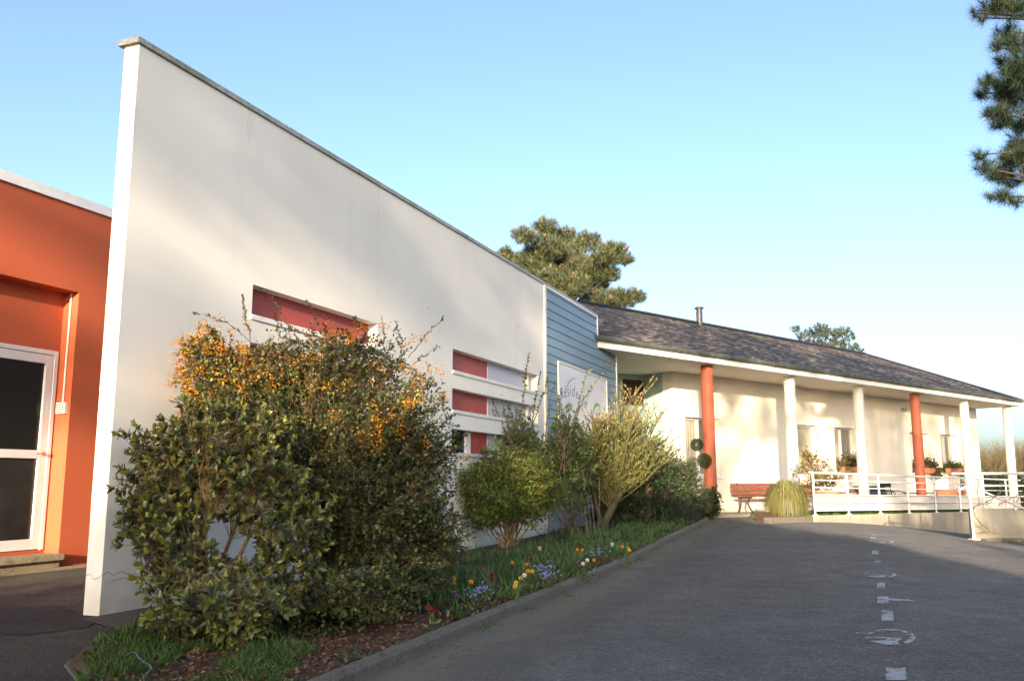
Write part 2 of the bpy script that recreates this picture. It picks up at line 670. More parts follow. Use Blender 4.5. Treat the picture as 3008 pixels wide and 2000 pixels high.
def wall(name, fr, s0, s1, z0, z1, th, holes, mat, parent=None, rev=None, extra_s=(), extra_z=()):
    """a wall with rectangular openings: front, back, reveals and ends."""
    S = sorted({s0, s1, *[h[0] for h in holes], *[h[1] for h in holes], *extra_s})
    Z = sorted({z0, z1, *[h[2] for h in holes], *[h[3] for h in holes], *extra_z})

    def hole(i, j):
        cs, cz = (S[i] + S[i + 1]) / 2, (Z[j] + Z[j + 1]) / 2
        return any(a < cs < b and c < cz < d for a, b, c, d in holes)
    mb = MB()
    ni, nj = len(S) - 1, len(Z) - 1
    for i in range(ni):
        for j in range(nj):
            a, b, c, d = S[i], S[i + 1], Z[j], Z[j + 1]
            if hole(i, j):
                continue
            mb.quad(fr.p(a, 0, c), fr.p(b, 0, c), fr.p(b, 0, d), fr.p(a, 0, d))
            mb.quad(fr.p(b, -th, c), fr.p(a, -th, c), fr.p(a, -th, d), fr.p(b, -th, d))
            for di, dj, e in ((-1, 0, ((a, d), (a, c))), (1, 0, ((b, c), (b, d))), (0, -1, ((a, c), (b, c))), (0, 1, ((b, d), (a, d)))):
                ii, jj = i + di, j + dj
                if 0 <= ii < ni and 0 <= jj < nj and not hole(ii, jj):
                    continue
                (p, q), (r_, s_) = e
                mb.quad(fr.p(p, 0, q), fr.p(p, -th, q), fr.p(r_, -th, s_), fr.p(r_, 0, s_))
    import bmesh
    o = mb.build(name, mat, parent, fix=False)
    bm = bmesh.new()
    bm.from_mesh(o.data)
    bmesh.ops.remove_doubles(bm, verts=bm.verts, dist=1e-4)
    bmesh.ops.recalc_face_normals(bm, faces=bm.faces)
    bm.to_mesh(o.data)
    bm.free()
    return o


# ------------------------------------------------------------------ ground, drive, kerb, bed, terrace
def sheet(name, xs, ys, zf, mat, kind='structure', parent=None):
    xs, ys = np.array(xs), np.array(ys)
    X, Y = np.meshgrid(xs, ys)
    Z = zf(X, Y)
    v = np.stack([X.ravel(), Y.ravel(), np.asarray(Z).ravel()], 1)
    nx, ny = len(xs), len(ys)
    f = [(j * nx + i, j * nx + i + 1, (j + 1) * nx + i + 1, (j + 1) * nx + i) for j in range(ny - 1) for i in range(nx - 1)]
    me = bpy.data.meshes.new(name)
    me.from_pydata(v.tolist(), [], f)
    for p in me.polygons:
        p.use_smooth = True
    return tag(link(name, me, mat, parent), kind=kind)


far = [-900, -400, -200, -120, -80, -60]
sheet('ground', far + list(range(-50, 51, 4)) + [60, 80, 120, 200, 400, 900],
      far + list(range(-50, 71, 4)) + [80, 120, 200, 400, 900, 1500], lambda x, y: G(x, y) - 0.05, M['earth'])
drive = sheet('asphalt_driveway', np.arange(-12, 30.1, 0.75), np.arange(-14, 27.1, 0.75), lambda x, y: G(x, y), M['asphalt'])

KERB = [(-1.02, 3.4), (-0.86, 3.95), (-0.72, 4.4), (-0.61, 4.72), (-0.48, 5.08), (-0.29, 5.66), (0.0, 6.48), (0.27, 7.2), (0.54, 7.98), (0.80, 8.75),
        (1.06, 9.52), (1.45, 10.7), (1.90, 12.1), (2.36, 13.5), (2.80, 14.8), (3.22, 16.0), (3.60, 17.1), (3.95, 18.2), (4.25, 19.3)]


def offset_line(pts, d):
    P = np.array(pts, float)
    t = np.gradient(P, axis=0)
    t /= np.linalg.norm(t, axis=1)[:, None]
    n = np.stack([-t[:, 1], t[:, 0]], 1)
    return P + n * d


def strip_solid(name, line, d0, d1, h, mat, zf, parent=None, bow=0.0):
    A, B = offset_line(line, d0), offset_line(line, d1)
    A2, B2 = offset_line(line, d0 + 0.02), offset_line(line, d1 - 0.015)
    vs, fs = [], []
    n = len(line)
    for i in range(n):
        j = 0.006 * nz(i * 1.3, 2.2)
        for q, zz in ((A[i], -0.12), (A[i], h - 0.025 + j), (A2[i], h + j), (B2[i], h + j), (B[i], h - 0.02 + j), (B[i], -0.12)):
            vs.append((q[0], q[1], float(zf(q[0], q[1])) + zz))
    for i in range(n - 1):
        for k in range(5):
            fs.append((i * 6 + k, i * 6 + k + 1, (i + 1) * 6 + k + 1, (i + 1) * 6 + k))
    fs += [tuple(range(6)), tuple((n - 1) * 6 + k for k in range(5, -1, -1))]
    mb = MB()
    mb.add(vs, fs)
    return mb.build(name, mat, parent)


def subdiv(line, step):
    out = []
    for (x0, y0), (x1, y1) in zip(line[:-1], line[1:]):
        k = max(1, int(math.hypot(x1 - x0, y1 - y0) / step))
        for i in range(k):
            out.append((x0 + (x1 - x0) * i / k, y0 + (y1 - y0) * i / k))
    return out + [line[-1]]


tag(strip_solid('kerb', subdiv(KERB, 0.3), 0.0, 0.075, 0.082, M['kerb'], G), kind='structure')
LEFT_EDGE = [(-1.75, 3.4), (-2.0, 4.3), (-2.3, 4.75), (-2.38, 5.05), (-2.32, 5.55), (-2.26, 6.2)]
tag(strip_solid('stone_edging', subdiv(LEFT_EDGE, 0.2)[::-1], -0.03, 0.03, 0.012, M['kerb'], G), kind='structure')


def bed_z(x, y):
    return G(x, y) + 0.062 + 0.03 * np.vectorize(lambda a, b: nz(a * 1.1, b * 1.1, 4.0))(x, y)


inner = offset_line(KERB, 0.06)
wb = [W.p(s, 0.28, 0)[:2] for s in np.linspace(0.6, 13.6, 22)]
bed_left = LEFT_EDGE[:-1] + wb + [(3.0, 19.6), (3.9, 19.9)]


def interp_line(line, y):
    L = np.array(line)
    return np.interp(y, L[:, 1], L[:, 0])


ys_bed = np.arange(3.4, 19.61, 0.12)
vs, fs = [], []
NB = 22
for j, y in enumerate(ys_bed):
    xr = interp_line(inner, y)
    xl = min(interp_line(bed_left, y), xr - 0.05)
    for i in range(NB):
        x = xl + (xr - xl) * i / (NB - 1)
        vs.append((x, y, float(bed_z(x, y)) - (0.03 if i in (0, NB - 1) else 0)))
for j in range(len(ys_bed) - 1):
    for i in range(NB - 1):
        fs.append((j * NB + i, j * NB + i + 1, (j + 1) * NB + i + 1, (j + 1) * NB + i))
mb = MB()
mb.add(vs, fs, smooth=True)
tag(mb.build('flower_bed_soil', M['soil'], fix=False), kind='structure')


def in_bed(x, y):
    return interp_line(bed_left, y) + 0.05 < x < interp_line(inner, y) - 0.02


# beaten earth strip between the white wall's foot and the bed
mb = MB()
pa = [W.p(s, 0.0, 0) for s in np.linspace(-0.15, 13.7, 30)]
pb = [W.p(s, 0.42, 0) for s in np.linspace(-0.15, 13.7, 30)]
pb[0] = (-2.45, 5.75, 0)
pb[1] = (-2.2, 6.3, 0)
vs = []
for a_, b_ in zip(pa, pb):
    for q in (a_, b_):
        vs.append((q[0], q[1], float(G(q[0], q[1])) + 0.012))
mb.add(vs, [(2 * i, 2 * i + 1, 2 * i + 3, 2 * i + 2) for i in range(29)])
tag(mb.build('path_along_wall', M['gravel'], fix=False), kind='structure')

# terrace slab under the eaves, with its kerb edge
mb = MB()
mb.box(CL, -5.5, 1.9, -1.3, 0.38, -0.4, (T(-5.5), T(1.9)))
mb.box(CL, 1.9, 20.0, -1.3, -0.2, -0.9, (T(1.9) - .004, T(20.0)))
tag(mb.build('terrace', M['paving'], bevel=0.012), kind='structure')

# strip of lawn behind the ramp kerb
mb = MB()
mb.box(RM, 0.1, 12.0, -1.7, -0.05, -0.9, (0.20, 0.03))
tag(mb.build('lawn_strip', M['lawn']), kind='structure')

# low kerb under the front of the planter
mb = MB()
mb.box(RM, -1.75, -0.16, -0.12, 0.06, -0.2, (0.20, 0.19))
tag(mb.build('low_kerb', M['kerb'], bevel=0.012), kind='structure')


M['asphalt_shaded_dirty'] = m_asphalt('shaded_dirty_asphalt', 0.062, (1.08, 1.0, 0.90))  # darker, browner sheet: shade painted into the colour along with moss and dirt
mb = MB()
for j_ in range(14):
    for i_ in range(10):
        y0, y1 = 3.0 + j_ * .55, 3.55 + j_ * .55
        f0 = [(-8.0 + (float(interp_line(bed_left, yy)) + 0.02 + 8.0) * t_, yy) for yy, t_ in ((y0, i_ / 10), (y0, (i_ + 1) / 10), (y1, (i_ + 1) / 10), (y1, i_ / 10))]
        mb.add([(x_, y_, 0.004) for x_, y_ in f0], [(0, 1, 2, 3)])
tag(mb.build('shaded_doorway_path', M['asphalt_shaded_dirty'], fix=False), kind='structure')
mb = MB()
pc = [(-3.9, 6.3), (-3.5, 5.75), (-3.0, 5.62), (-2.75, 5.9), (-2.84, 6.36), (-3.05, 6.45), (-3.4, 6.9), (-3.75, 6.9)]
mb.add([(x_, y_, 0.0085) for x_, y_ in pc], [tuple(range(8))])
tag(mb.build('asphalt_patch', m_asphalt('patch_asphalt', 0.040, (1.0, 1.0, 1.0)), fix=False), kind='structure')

# dust and grit washed against the kerb
mb = MB()
dl = subdiv(KERB, 0.4)
offs = [0.0, -0.12, -0.35, -0.7, -1.1]
ol = [offset_line(dl, o_) for o_ in offs]
vs = [(q[i][0], q[i][1], float(G(*q[i])) + 0.004) for i in range(len(dl)) for q in ol]
nk = len(offs)
mb.add(vs, [(i * nk + k, i * nk + k + 1, (i + 1) * nk + k + 1, (i + 1) * nk + k) for i in range(len(dl) - 1) for k in range(nk - 1)])
du = mb.build('kerbside_dust', m_dust(), drive, fix=False)
for p_ in du.data.polygons:
    if p_.normal.z < 0:
        p_.flip()
ea = du.data.attributes.new('edge', 'FLOAT', 'POINT')
ea.data.foreach_set('value', [v_ for _ in dl for v_ in (1.0, 0.95, 0.7, 0.35, 0.0)])

# painted wheelchair symbols and worn dashes on the drive
def flat_marks(name, polys):
    vs, fs = [], []
    for poly in polys:
        o = len(vs)
        vs += [(x, y, float(G(x, y)) + 0.005) for x, y in poly]
        fs.append(tuple(range(o, o + len(poly))))
    mb = MB()
    mb.add(vs, fs)
    ob = mb.build(name, M['marking'], drive, fix=False)
    for p in ob.data.polygons:
        if p.normal.z < 0:
            p.flip()
    return ob


def arc_poly(c, r0, r1, a0, a1, ex, ey, n=22):
    out = []
    for r, rngs in ((r1, np.linspace(a0, a1, n)), (r0, np.linspace(a1, a0, n))):
        for a in rngs:
            q = c + ex * r * math.cos(a) + ey * r * math.sin(a)
            out.append((q[0], q[1]))
    return [tuple(out)]


def wheelchair(u, v, s):
    c = onz(u, v, 0)[:2]
    ex = np.array([1.0, 0.0])
    ey = np.array([0.40, 0.95])
    P = lambda *a: [tuple(c + ex * x * s + ey * y * s) for x, y in a]
    polys = []
    a = np.linspace(R(-50), R(160), 26)
    for i in range(25):
        q = [c + (ex * math.cos(t) * rr + ey * math.sin(t) * rr * 1.9) * s for t, rr in ((a[i], 0.36), (a[i], 0.46), (a[i + 1], 0.46), (a[i + 1], 0.36))]
        polys.append([tuple(k) for k in q])
    polys.append(P((-0.42, -0.10), (0.12, -0.14), (0.14, 0.0), (-0.42, -0.02)))
    polys.append(P((-0.34, -0.42), (-0.05, -0.78), (0.18, -0.74), (0.14, -0.45), (0.24, -0.12), (-0.02, -0.10), (-0.06, -0.32)))
    polys.append(P((-0.62, 0.40), (-0.40, 0.30), (-0.38, 0.42), (-0.60, 0.52)))
    return flat_marks('painted_wheelchair_symbol', polys)


for u, v, s in ((2612, 1872, 0.35), (2583, 1687, 0.38), (2588, 1595, 0.44)):
    wheelchair(u, v, s)


def dash(u, v, wd, ln, tail=0.0):
    c = onz(u, v, 0)[:2]
    k = 0.42 * ln
    polys = [[(c[0] - wd - k, c[1] - ln), (c[0] + wd - k, c[1] - ln), (c[0] + wd + k, c[1] + ln), (c[0] - wd + k, c[1] + ln)]]
    if tail:
        polys.append([(c[0] + wd, c[1] - 0.05), (c[0] + wd + tail, c[1] - 0.10), (c[0] + wd + tail, c[1] + 0.02), (c[0] + wd, c[1] + 0.10)])
    return flat_marks('painted_dash', polys)


dash(2607, 1808, 0.042, 0.24)
dash(2594, 1762, 0.044, 0.2, 0.17)
dash(2588, 1720, 0.036, 0.2)
dash(2578, 1651, 0.036, 0.2)
dash(2571, 1624, 0.045, 0.26)
dash(2565, 1586, 0.05, 0.18)
dash(2568, 1577, 0.05, 0.15, 0.22)
dash(2632, 1980, 0.05, 0.14)

# ------------------------------------------------------------------ white, blue and orange rendered wing
TOP = 4.284
wing = thing('rendered_wing', 'tall white rendered building with blue cladding at one end and an orange doorway wing', 'building', W.p(0, 0, 0))
openings = [(1.48, 3.66, 2.40, 2.69), (1.48, 3.66, 1.87, 2.165), (1.48, 3.66, 1.30, 1.62),
            (5.61, 8.87, 2.375, 2.675), (5.61, 8.87, 1.85, 2.15), (5.61, 8.87, 1.29, 1.615)]
wall('wall', W, 0.0, 9.17, -0.15, TOP, 0.15, openings, M['white'], wing, extra_s=(4.6, 7.3), extra_z=(0.6,))
mb = MB()
mb.box(W, -0.035, 9.24, -0.185, 0.022, TOP + 0.006, TOP + 0.052)
mb.box(W, 9.2405, 12.40, -0.16, 0.026, TOP + 0.006, TOP + 0.045)
mb.box(W, -0.004, 12.3, -0.145, 0.004, TOP + 0.0005, TOP + 0.0055)
cop = mb.build('coping', M['coping'], wing)
for s in (1.9, 3.9, 5.9, 7.9):
    mb = MB()
    mb.box(W, s, s + 0.02, -0.188, 0.025, TOP + 0.0065, TOP + 0.055)
    mb.build('joint', M['zinc'], cop)
for k, (a, b, c, d) in enumerate(openings):
    left = a < 3
    name = 'window'
    mb = MB()
    if left:
        mb.box(W, a + .001, b - .001, -0.148, -0.12, c + .001, d - .001, 0)
    elif c > 1.5:
        mb.box(W, a + .001, 7.04, -0.148, -0.12, c + .001, d - .001, 0)
        mb.box(W, 7.0405, b - .001, -0.148, -0.12, c + .001, d - .001, 1)
    else:
        mb.box(W, a + .001, 6.26, -0.148, -0.125, c + .001, d - .001, 2)
        mb.box(W, 6.2605, 6.42, -0.148, -0.10, c + .001, d - .001, 3)
        mb.box(W, 6.4205, 7.04, -0.148, -0.12, c + .001, d - .001, 0)
        mb.box(W, 7.0405, b - .001, -0.148, -0.12, c + .001, d - .001, 1)
    if not left:
        mb.box(W, 7.03, 7.052, -0.1195, -0.112, c + .02, d - .002, 3)
    wo = mb.build(name, [M['red'], M['pale'], M['dark_glass'], M['frame']], wing)
    mb = MB()
    mb.box(W, a - 0.02, b + 0.02, 0.0015, 0.020, c - 0.030, c - 0.004)
    mb.box(W, a + .002, b - .002, -0.118, 0.021, c - 0.0035, c + 0.014)
    mb.build('sill', M['sill'], wo)
    if not left and c > 1.5:
        mb = MB()
        mb.box(W, 8.60, 8.635, -0.119, -0.07, c + .024, d - .002)
        mb.build('downpipe_stub', M['trim'], wo)
# hairline cracks at the foot of the wall's end
mb = MB()


def crack(fr, pts, off, axis='s'):
    for (a, z0), (b, z1) in zip(pts[:-1], pts[1:]):
        wv = 0.0022
        if axis == 's':
            mb.add([fr.p(a, off, z0 - wv), fr.p(b, off, z1 - wv), fr.p(b, off, z1 + wv), fr.p(a, off, z0 + wv)], [(0, 1, 2, 3)])
        else:
            mb.add([fr.p(-off, a, z0 - wv), fr.p(-off, b, z1 - wv), fr.p(-off, b, z1 + wv), fr.p(-off, a, z0 + wv)], [(0, 1, 2, 3)])


crack(W, [(0.0, 0.29), (0.05, 0.305), (0.10, 0.275), (0.17, 0.30), (0.26, 0.262), (0.36, 0.29), (0.5, 0.27)], 0.003)
crack(W, [(0.08, 0.235), (0.2, 0.25), (0.33, 0.245), (0.55, 0.26)], 0.003)
crack(W, [(-0.149, 0.28), (-0.11, 0.29), (-0.07, 0.255), (-0.03, 0.27), (-0.001, 0.29)], 0.003, 'n')
mb.build('crack', plain('crack_dark', (0.22, 0.19, 0.16), 0.9), wing, fix=False)
dm = plain('drip_stain', (0.70, 0.66, 0.59), 0.9, 0.12, 6)
for s_, ln_, wd_ in ((1.30, .28, .004), (1.33, .36, .005), (1.37, .22, .003), (3.62, 1.5, .006), (8.05, 1.3, .006), (5.4, .25, .004), (2.75, .2, .004)):
    mb = MB()
    zs = np.linspace(TOP - .002, TOP - ln_, 7)
    w_ = wd_ * np.array([1, 1, .9, 1, .8, .6, .15])
    jj = [s_ + .003 * nz(s_ * 9, z_ * 4) for z_ in zs]
    vs_ = [W.p(a_ + sg_ * ww, .0015, z_) for a_, z_, ww in zip(jj, zs, w_) for sg_ in (-1, 1)]
    mb.add(vs_, [(2 * i, 2 * i + 1, 2 * i + 3, 2 * i + 2) for i in range(6)])
    mb.build('rain_streak', dm, wing, fix=False)
for s_, z_ in ((7.9, 3.35), (7.97, 3.33), (4.9, 3.1)):
    mb = MB()
    mb.lathe(np.array(W.p(s_, .001, z_)), [(.006, -.004), (.008, 0), (.006, .004)], 8)
    mb.build('fixing_hole', M['bark'], wing)
mb = MB()
mb.box(W, 9.1705, 9.255, -0.15, 0.028, -0.1, TOP + 0.002)
mb.build('trim', M['trim'], wing)
# blue planks
mb = MB()
zz = 0.10
k = 0
mb.box(W, 9.256, 13.80, -0.15, -0.02, -0.1, 3.645)
mb.box(W, 9.256, 12.36, -0.15, -0.0205, 3.6455, TOP)
while zz < TOP - 0.02:
    z1 = min(zz + 0.158, TOP)
    s1 = 13.80 if z1 < 3.66 else 12.37
    n0 = 0.002 + 0.002 * nz(k * 3.1, 1)
    q = [W.p(9.256, -0.0195, zz), W.p(s1, -0.0195, zz), W.p(s1, n0 + 0.010, zz + 0.003), W.p(9.256, n0 + 0.010, zz + 0.003),
         W.p(9.256, -0.0195, z1), W.p(s1, -0.0195, z1), W.p(s1, n0, z1 - 0.006), W.p(9.256, n0, z1 - 0.006)]
    mb.hexa(q)
    zz = z1
    k += 1
mb.build('blue_cladding', M['blue'], wing)
mb = MB()
mb.box(W, 13.8005, 13.835, -0.15, 0.022, -0.1, 3.64)
mb.box(W, 12.3705, 12.41, -0.15, 0.022, 3.86, TOP + 0.003)
mb.box(W, 9.256, 12.37, 0.0145, 0.024, TOP - 0.035, TOP + 0.003)
mb.build('corner_trim', M['paint'], wing)
mb = MB()
mb.box(W, 9.256, 13.8, -0.02, 0.0, -0.15, 0.095)
mb.build('plinth', M['concrete'], wing)

# orange part
ORTOP = 4.02
wall('orange_wall', OR, -4.2, 13.0, -0.1, ORTOP, 0.22, [(-3.2, -0.38, 0.0, 3.05)], M['orange'], wing)
mb = MB()
mb.box(OR, -4.2, 13.0, -0.26, 0.035, ORTOP + 0.004, ORTOP + 0.115)
mb.build('parapet_fascia', M['paint'], wing)
wall('recess_back', Frame(OR.p(0, -0.2205, 0)[:2], 22), -3.2, -0.30, 0.0, 3.2, 0.1, [(-1.42, -0.40, 0.2, 2.38)], M['orange'], wing)
mb = MB()
mb.box(OR, -4.2, 13.0, -6.0, -0.262, 4.0, 4.06)
mb.build('flat_roof', M['zinc'], wing)
DF = Frame(OR.p(0, -0.2205, 0)[:2], 22)
door = MB()
fa, fb, fz0, fz1 = -1.42, -0.40, 0.2, 2.38
for s0, s1, z0, z1 in ((fa, fa + .05, fz0, fz1), (fb - .05, fb, fz0, fz1), (fa + .0505, fb - .0505, fz1 - .05, fz1)):
    door.box(DF, s0 + .001, s1 - .001, -0.06, 0.012, z0, z1 - .001)
la, lb, lz0, lz1 = fa + .054, fb - .054, fz0 + .01, fz1 - .056
for s0, s1, z0, z1 in ((la, la + .095, lz0, lz1), (lb - .095, lb, lz0, lz1), (la + .0955, lb - .0955, lz1 - .10, lz1),
                       (la + .0955, lb - .0955, lz0, lz0 + .11), (la + .0955, lb - .0955, 1.18, 1.27)):
    door.box(DF, s0, s1, -0.055, 0.004, z0, z1)
dob = door.build('door', M['frame'], wing, bevel=0.004)
for z0_, z1_, mt_ in ((1.26, lz1 - .09, M['dark_glass']), (lz0 + .10, 1.19, plain('reflection_grey_glass', (0.026, 0.030, 0.027), 0.08, 0.5, 1.2, bmp=0.0))):  # lower pane's lighter grey is its reflection painted into the colour
    mb = MB()
    mb.box(DF, la + .09, lb - .09, -0.035, -0.022, z0_, z1_)
    mb.build('pane', mt_, dob)
mb = MB()
mb.tube([DF.p(lb - .05, 0.004, 1.235), DF.p(lb - .05, 0.05, 1.235), DF.p(lb - .17, 0.052, 1.23)], 0.009, 8)
mb.box(DF, lb - .065, lb - .035, 0.0045, 0.012, 1.215, 1.255)
mb.build('handle', M['steel'], dob)
mb = MB()
mb.box(OR, -3.2, -0.385, -0.2, 0.10, 0.10, 0.165)
mb.box(OR, -3.2, -0.40, -0.2, 0.05, -0.05, 0.0995)
mb.box(OR, -3.2, 1.0, 0.0505, 0.16, -0.05, 0.025)
mb.build('door_step', M['stone'], wing, bevel=0.008)
mb = MB()
mb.tube([OR.p(-0.392, -0.10, z) for z in (1.80, 2.4, 3.04)], 0.011, 8)
mb.build('conduit', M['trim'], wing)
kp = thing('intercom_keypad', 'cream intercom keypad with push buttons beside the glazed door', 'intercom', OR.p(-0.40, -0.1, 1.68))
mb = MB()
mb.box(OR, -0.425, -0.381, -0.17, -0.03, 1.675, 1.80)
mb.build('housing', M['trim'], kp, bevel=0.005)
mb = MB()
for i in range(3):
    for j in range(4):
        mb.box(OR, -0.431, -0.4255, -0.155 + i * .04, -0.132 + i * .04, 1.69 + j * .025, 1.705 + j * .025)
mb.build('keys', M['zinc'], kp)

# ------------------------------------------------------------------ sign on the blue cladding
sg = thing('sign_board', 'white residence sign with blue lettering on the blue clad wall', 'sign', W.p(11.4, 0.02, 1.6))
SB = (9.82, 12.93, 1.45, 3.035)
mb = MB()
mb.box(W, SB[0] + .03, SB[1] - .03, 0.0165, 0.035, SB[2], SB[3] - .03)
bd = mb.build('board', plain('sign_white', (0.70, 0.72, 0.76), 0.3, 0.03, 1.0, bmp=0), sg)
mb = MB()
mb.box(W, SB[0], SB[1], 0.0165, 0.05, SB[3] - .0295, SB[3])
mb.box(W, SB[0], SB[0] + .0295, 0.0165, 0.05, SB[2], SB[3] - .03)
mb.box(W, SB[1] - .0295, SB[1], 0.0165, 0.05, SB[2], SB[3] - .03)
mb.build('frame', M['trim'], sg)
ink = plain('blue_ink', (0.05, 0.06, 0.25), 0.4, 0.1, 3, bmp=0)
grn = plain('green_ink', (0.08, 0.42, 0.12), 0.4, 0.1, 3, bmp=0)
gry = plain('grey_ink', (0.45, 0.47, 0.50), 0.4, 0.1, 3, bmp=0)


def letters(txt, s0, z0, size, step, arch, slant, mat, name, parent):
    mb = MB()
    dg = bpy.context.evaluated_depsgraph_get()
    s = s0
    n_ = len(txt)
    for i, ch in enumerate(txt):
        cu = bpy.data.curves.new('glyph', 'FONT')
        cu.body = ch
        cu.size = size
        cu.shear = 0.25
        o = bpy.data.objects.new('glyph', cu)
        C.objects.link(o)
        bpy.context.view_layer.update()
        me = o.to_mesh()
        t = i / max(1, n_ - 1)
        zz = z0 + arch * math.sin(math.pi * min(1, t * 1.05)) + slant * t
        an = math.atan2(arch * math.pi * math.cos(math.pi * t) / (n_ * step), 1) + 0.02
        wd = max((v.co.x for v in me.vertices), default=0.05)
        vs = [W.p(s + v.co.x * math.cos(an) - v.co.y * math.sin(an), 0.037, zz + v.co.x * math.sin(an) + v.co.y * math.cos(an)) for v in me.vertices]
        mb.add(vs, [tuple(p.vertices) for p in me.polygons])
        o.to_mesh_clear()
        bpy.data.objects.remove(o)
        s += wd + step * 0.18
    return mb.build(name, mat, parent, fix=False)


letters('R\u00e9sidence', 9.93, 2.33, 0.30, 0.13, 0.14, 0.02, ink, 'lettering', sg)
letters('B', 11.72, 2.18, 0.20, 0.1, 0.0, 0, ink, 'lettering', sg)


def stroke(pts, r0, mat, name):
    mb = MB()
    P = [np.array(p) for p in pts]
    n_ = len(P)
    vs, fs = [], []
    for i, q in enumerate(P):
        t = P[min(i + 1, n_ - 1)] - P[max(i - 1, 0)]
        nn = np.array([-t[1], t[0]]) / (np.linalg.norm(t) + 1e-9)
        rr = r0 * math.sin(math.pi * (0.08 + 0.86 * i / (n_ - 1)))
        for sgn in (-1, 1):
            a = q + nn * rr * sgn
            vs.append(W.p(a[0], 0.0375, a[1]))
    for i in range(n_ - 1):
        fs.append((2 * i, 2 * i + 1, 2 * i + 3, 2 * i + 2))
    mb.add(vs, fs)
    return mb.build(name, mat, sg, fix=False)


def arcpts(c, rx, rz, a0, a1, n_=14):
    return [(c[0] + rx * math.cos(a), c[1] + rz * math.sin(a)) for a in np.linspace(R(a0), R(a1), n_)]


stroke(arcpts((10.35, 2.0), 0.36, 0.28, 165, 15), 0.022, grn, 'green_arc')
stroke(arcpts((12.25, 2.05), 0.40, 0.40, 170, 60), 0.04, grn, 'green_leaf')
stroke([(11.0, 2.15), (11.03, 2.35), (11.0, 2.55)], 0.012, ink, 'blue_stroke')
stroke([(11.16, 2.15), (11.18, 2.32), (11.15, 2.5)], 0.012, ink, 'blue_stroke')
stroke(arcpts((11.4, 2.1), 0.1, 0.7, 170, 95), 0.010, grn, 'green_stroke')
stroke(arcpts((11.62, 2.05), 0.12, 0.75, 160, 95), 0.010, grn, 'green_stroke')
stroke(arcpts((11.78, 2.0), 0.09, 0.17, 0, 360, 20), 0.010, gry, 'grey_ring')
stroke(arcpts((10.9, 2.35), 0.75, 0.48, 172, 95), 0.03, gry, 'grey_arc')

# ------------------------------------------------------------------ slate roofed building
H = 3.65
slate_b = thing('slate_roofed_building', 'low cream building with slate roof and a colonnade of round pillars', 'building', CL.p(6, -1.2, 0))
wins = [(0.49, 1.92, 1.05, 2.54), (5.38, 6.76, 1.18, 2.55), (7.68, 9.0, 1.18, 2.55), (12.62, 14.05, 1.18, 2.56), (14.93, 16.3, 1.18, 2.57)]
wall('facade_wall', FA, 0.0, 18.2, -0.9, H, 0.3, wins, M['facade'], slate_b, extra_s=(3.5, 11), extra_z=(0.5,))
mb = MB()
mb.box(FA, 17.9, 18.2, -8.0, -0.3005, -0.9, H)
mb.build('end_wall', M['facade'], slate_b)
RC = Frame((3.43, 22.80), 139.6)       # side of the entrance recess
mb = MB()
A0 = np.array(FA.p(0, -0.0, 0))
A1 = np.array([3.42, 22.85, 0])
A2 = np.array([1.2, 21.45, 0])
for p0, p1 in ((A0, A1), (A1, A2)):
    mb.add([(p0[0], p0[1], -0.2), (p1[0], p1[1], -0.2), (p1[0], p1[1], H), (p0[0], p0[1], H)], [(0, 1, 2, 3)])
mb.build('recess_wall', M['teal'], slate_b, fix=False)
dv = (A2 - A1) / np.linalg.norm(A2 - A1)
RB = Frame(A2[:2], 57.8)
mb = MB()
mb.box(RB, 1.95, 2.60, 0.003, 0.03, 2.85, 3.50)
lv = mb.build('louvre_window', M['dark'], slate_b)
mb = MB()
for i in range(9):
    mb.box(RB, 1.97, 2.58, 0.031, 0.045, 2.87 + i * .07, 2.90 + i * .07)
mb.build('slat', plain('louvre_brown', (0.10, 0.04, 0.025), 0.5), lv)
mb = MB()
mb.box(RB, 0.9, 1.85, 0.003, 0.03, 0.15, 2.3)
mb.build('entrance_door', M['dark_glass'], slate_b)


def facade_window(s0, s1, z0, z1, k):
    fr = Frame(FA.p(0, -0.17, 0)[:2], 49.6)
    mb = MB()
    f = 0.055
    for a, b, c, d in ((s0, s0 + f, z0, z1), (s1 - f, s1, z0, z1), (s0 + f, s1 - f, z0, z0 + f), (s0 + f, s1 - f, z1 - f, z1), ((s0 + s1) / 2 - .05 - .25 * (k % 2), (s0 + s1) / 2 + .03 - .25 * (k % 2), z0 + f, z1 - f)):
        mb.box(fr, a + .001, b - .001, -0.05, 0.01, c + .001, d - .001)
    o = mb.build('window', M['frame'], slate_b, bevel=0.004)
    mb = MB()
    mb.quad(fr.p(s0 + f, -.02, z0 + f), fr.p(s1 - f, -.02, z0 + f), fr.p(s1 - f, -.02, z1 - f), fr.p(s0 + f, -.02, z1 - f))
    pn = mb.build('pane', M['glass'], o, fix=False)
    if pn.data.polygons[0].normal @ Vector(FA.n) < 0:
        pn.data.polygons[0].flip()
    mb = MB()
    ns = 60
    vs, fs = [], []
    for i in range(ns + 1):
        t = i / ns
        s = s0 + .01 + (s1 - s0 - .02) * t
        n_ = -0.055 + 0.014 * math.sin(i * 1.35) + 0.006 * math.sin(i * 3.1)
        vs += [fr.p(s, n_, z0), fr.p(s, n_, z1)]
    fs = [(2 * i, 2 * i + 2, 2 * i + 3, 2 * i + 1) for i in range(ns)]
    mb.add(vs, fs, smooth=True)
    mb.build('curtain', M['curtain'], o, fix=False)
    mb = MB()
    mb.box(FA, s0 - .03, s1 + .03, -0.165, 0.05, z0 - .06, z0 - .003)
    mb.build('sill', M['sill'], o, bevel=0.006)
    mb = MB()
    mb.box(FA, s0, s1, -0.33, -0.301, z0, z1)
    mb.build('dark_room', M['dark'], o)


for k, wv in enumerate(wins):
    facade_window(*wv, k)

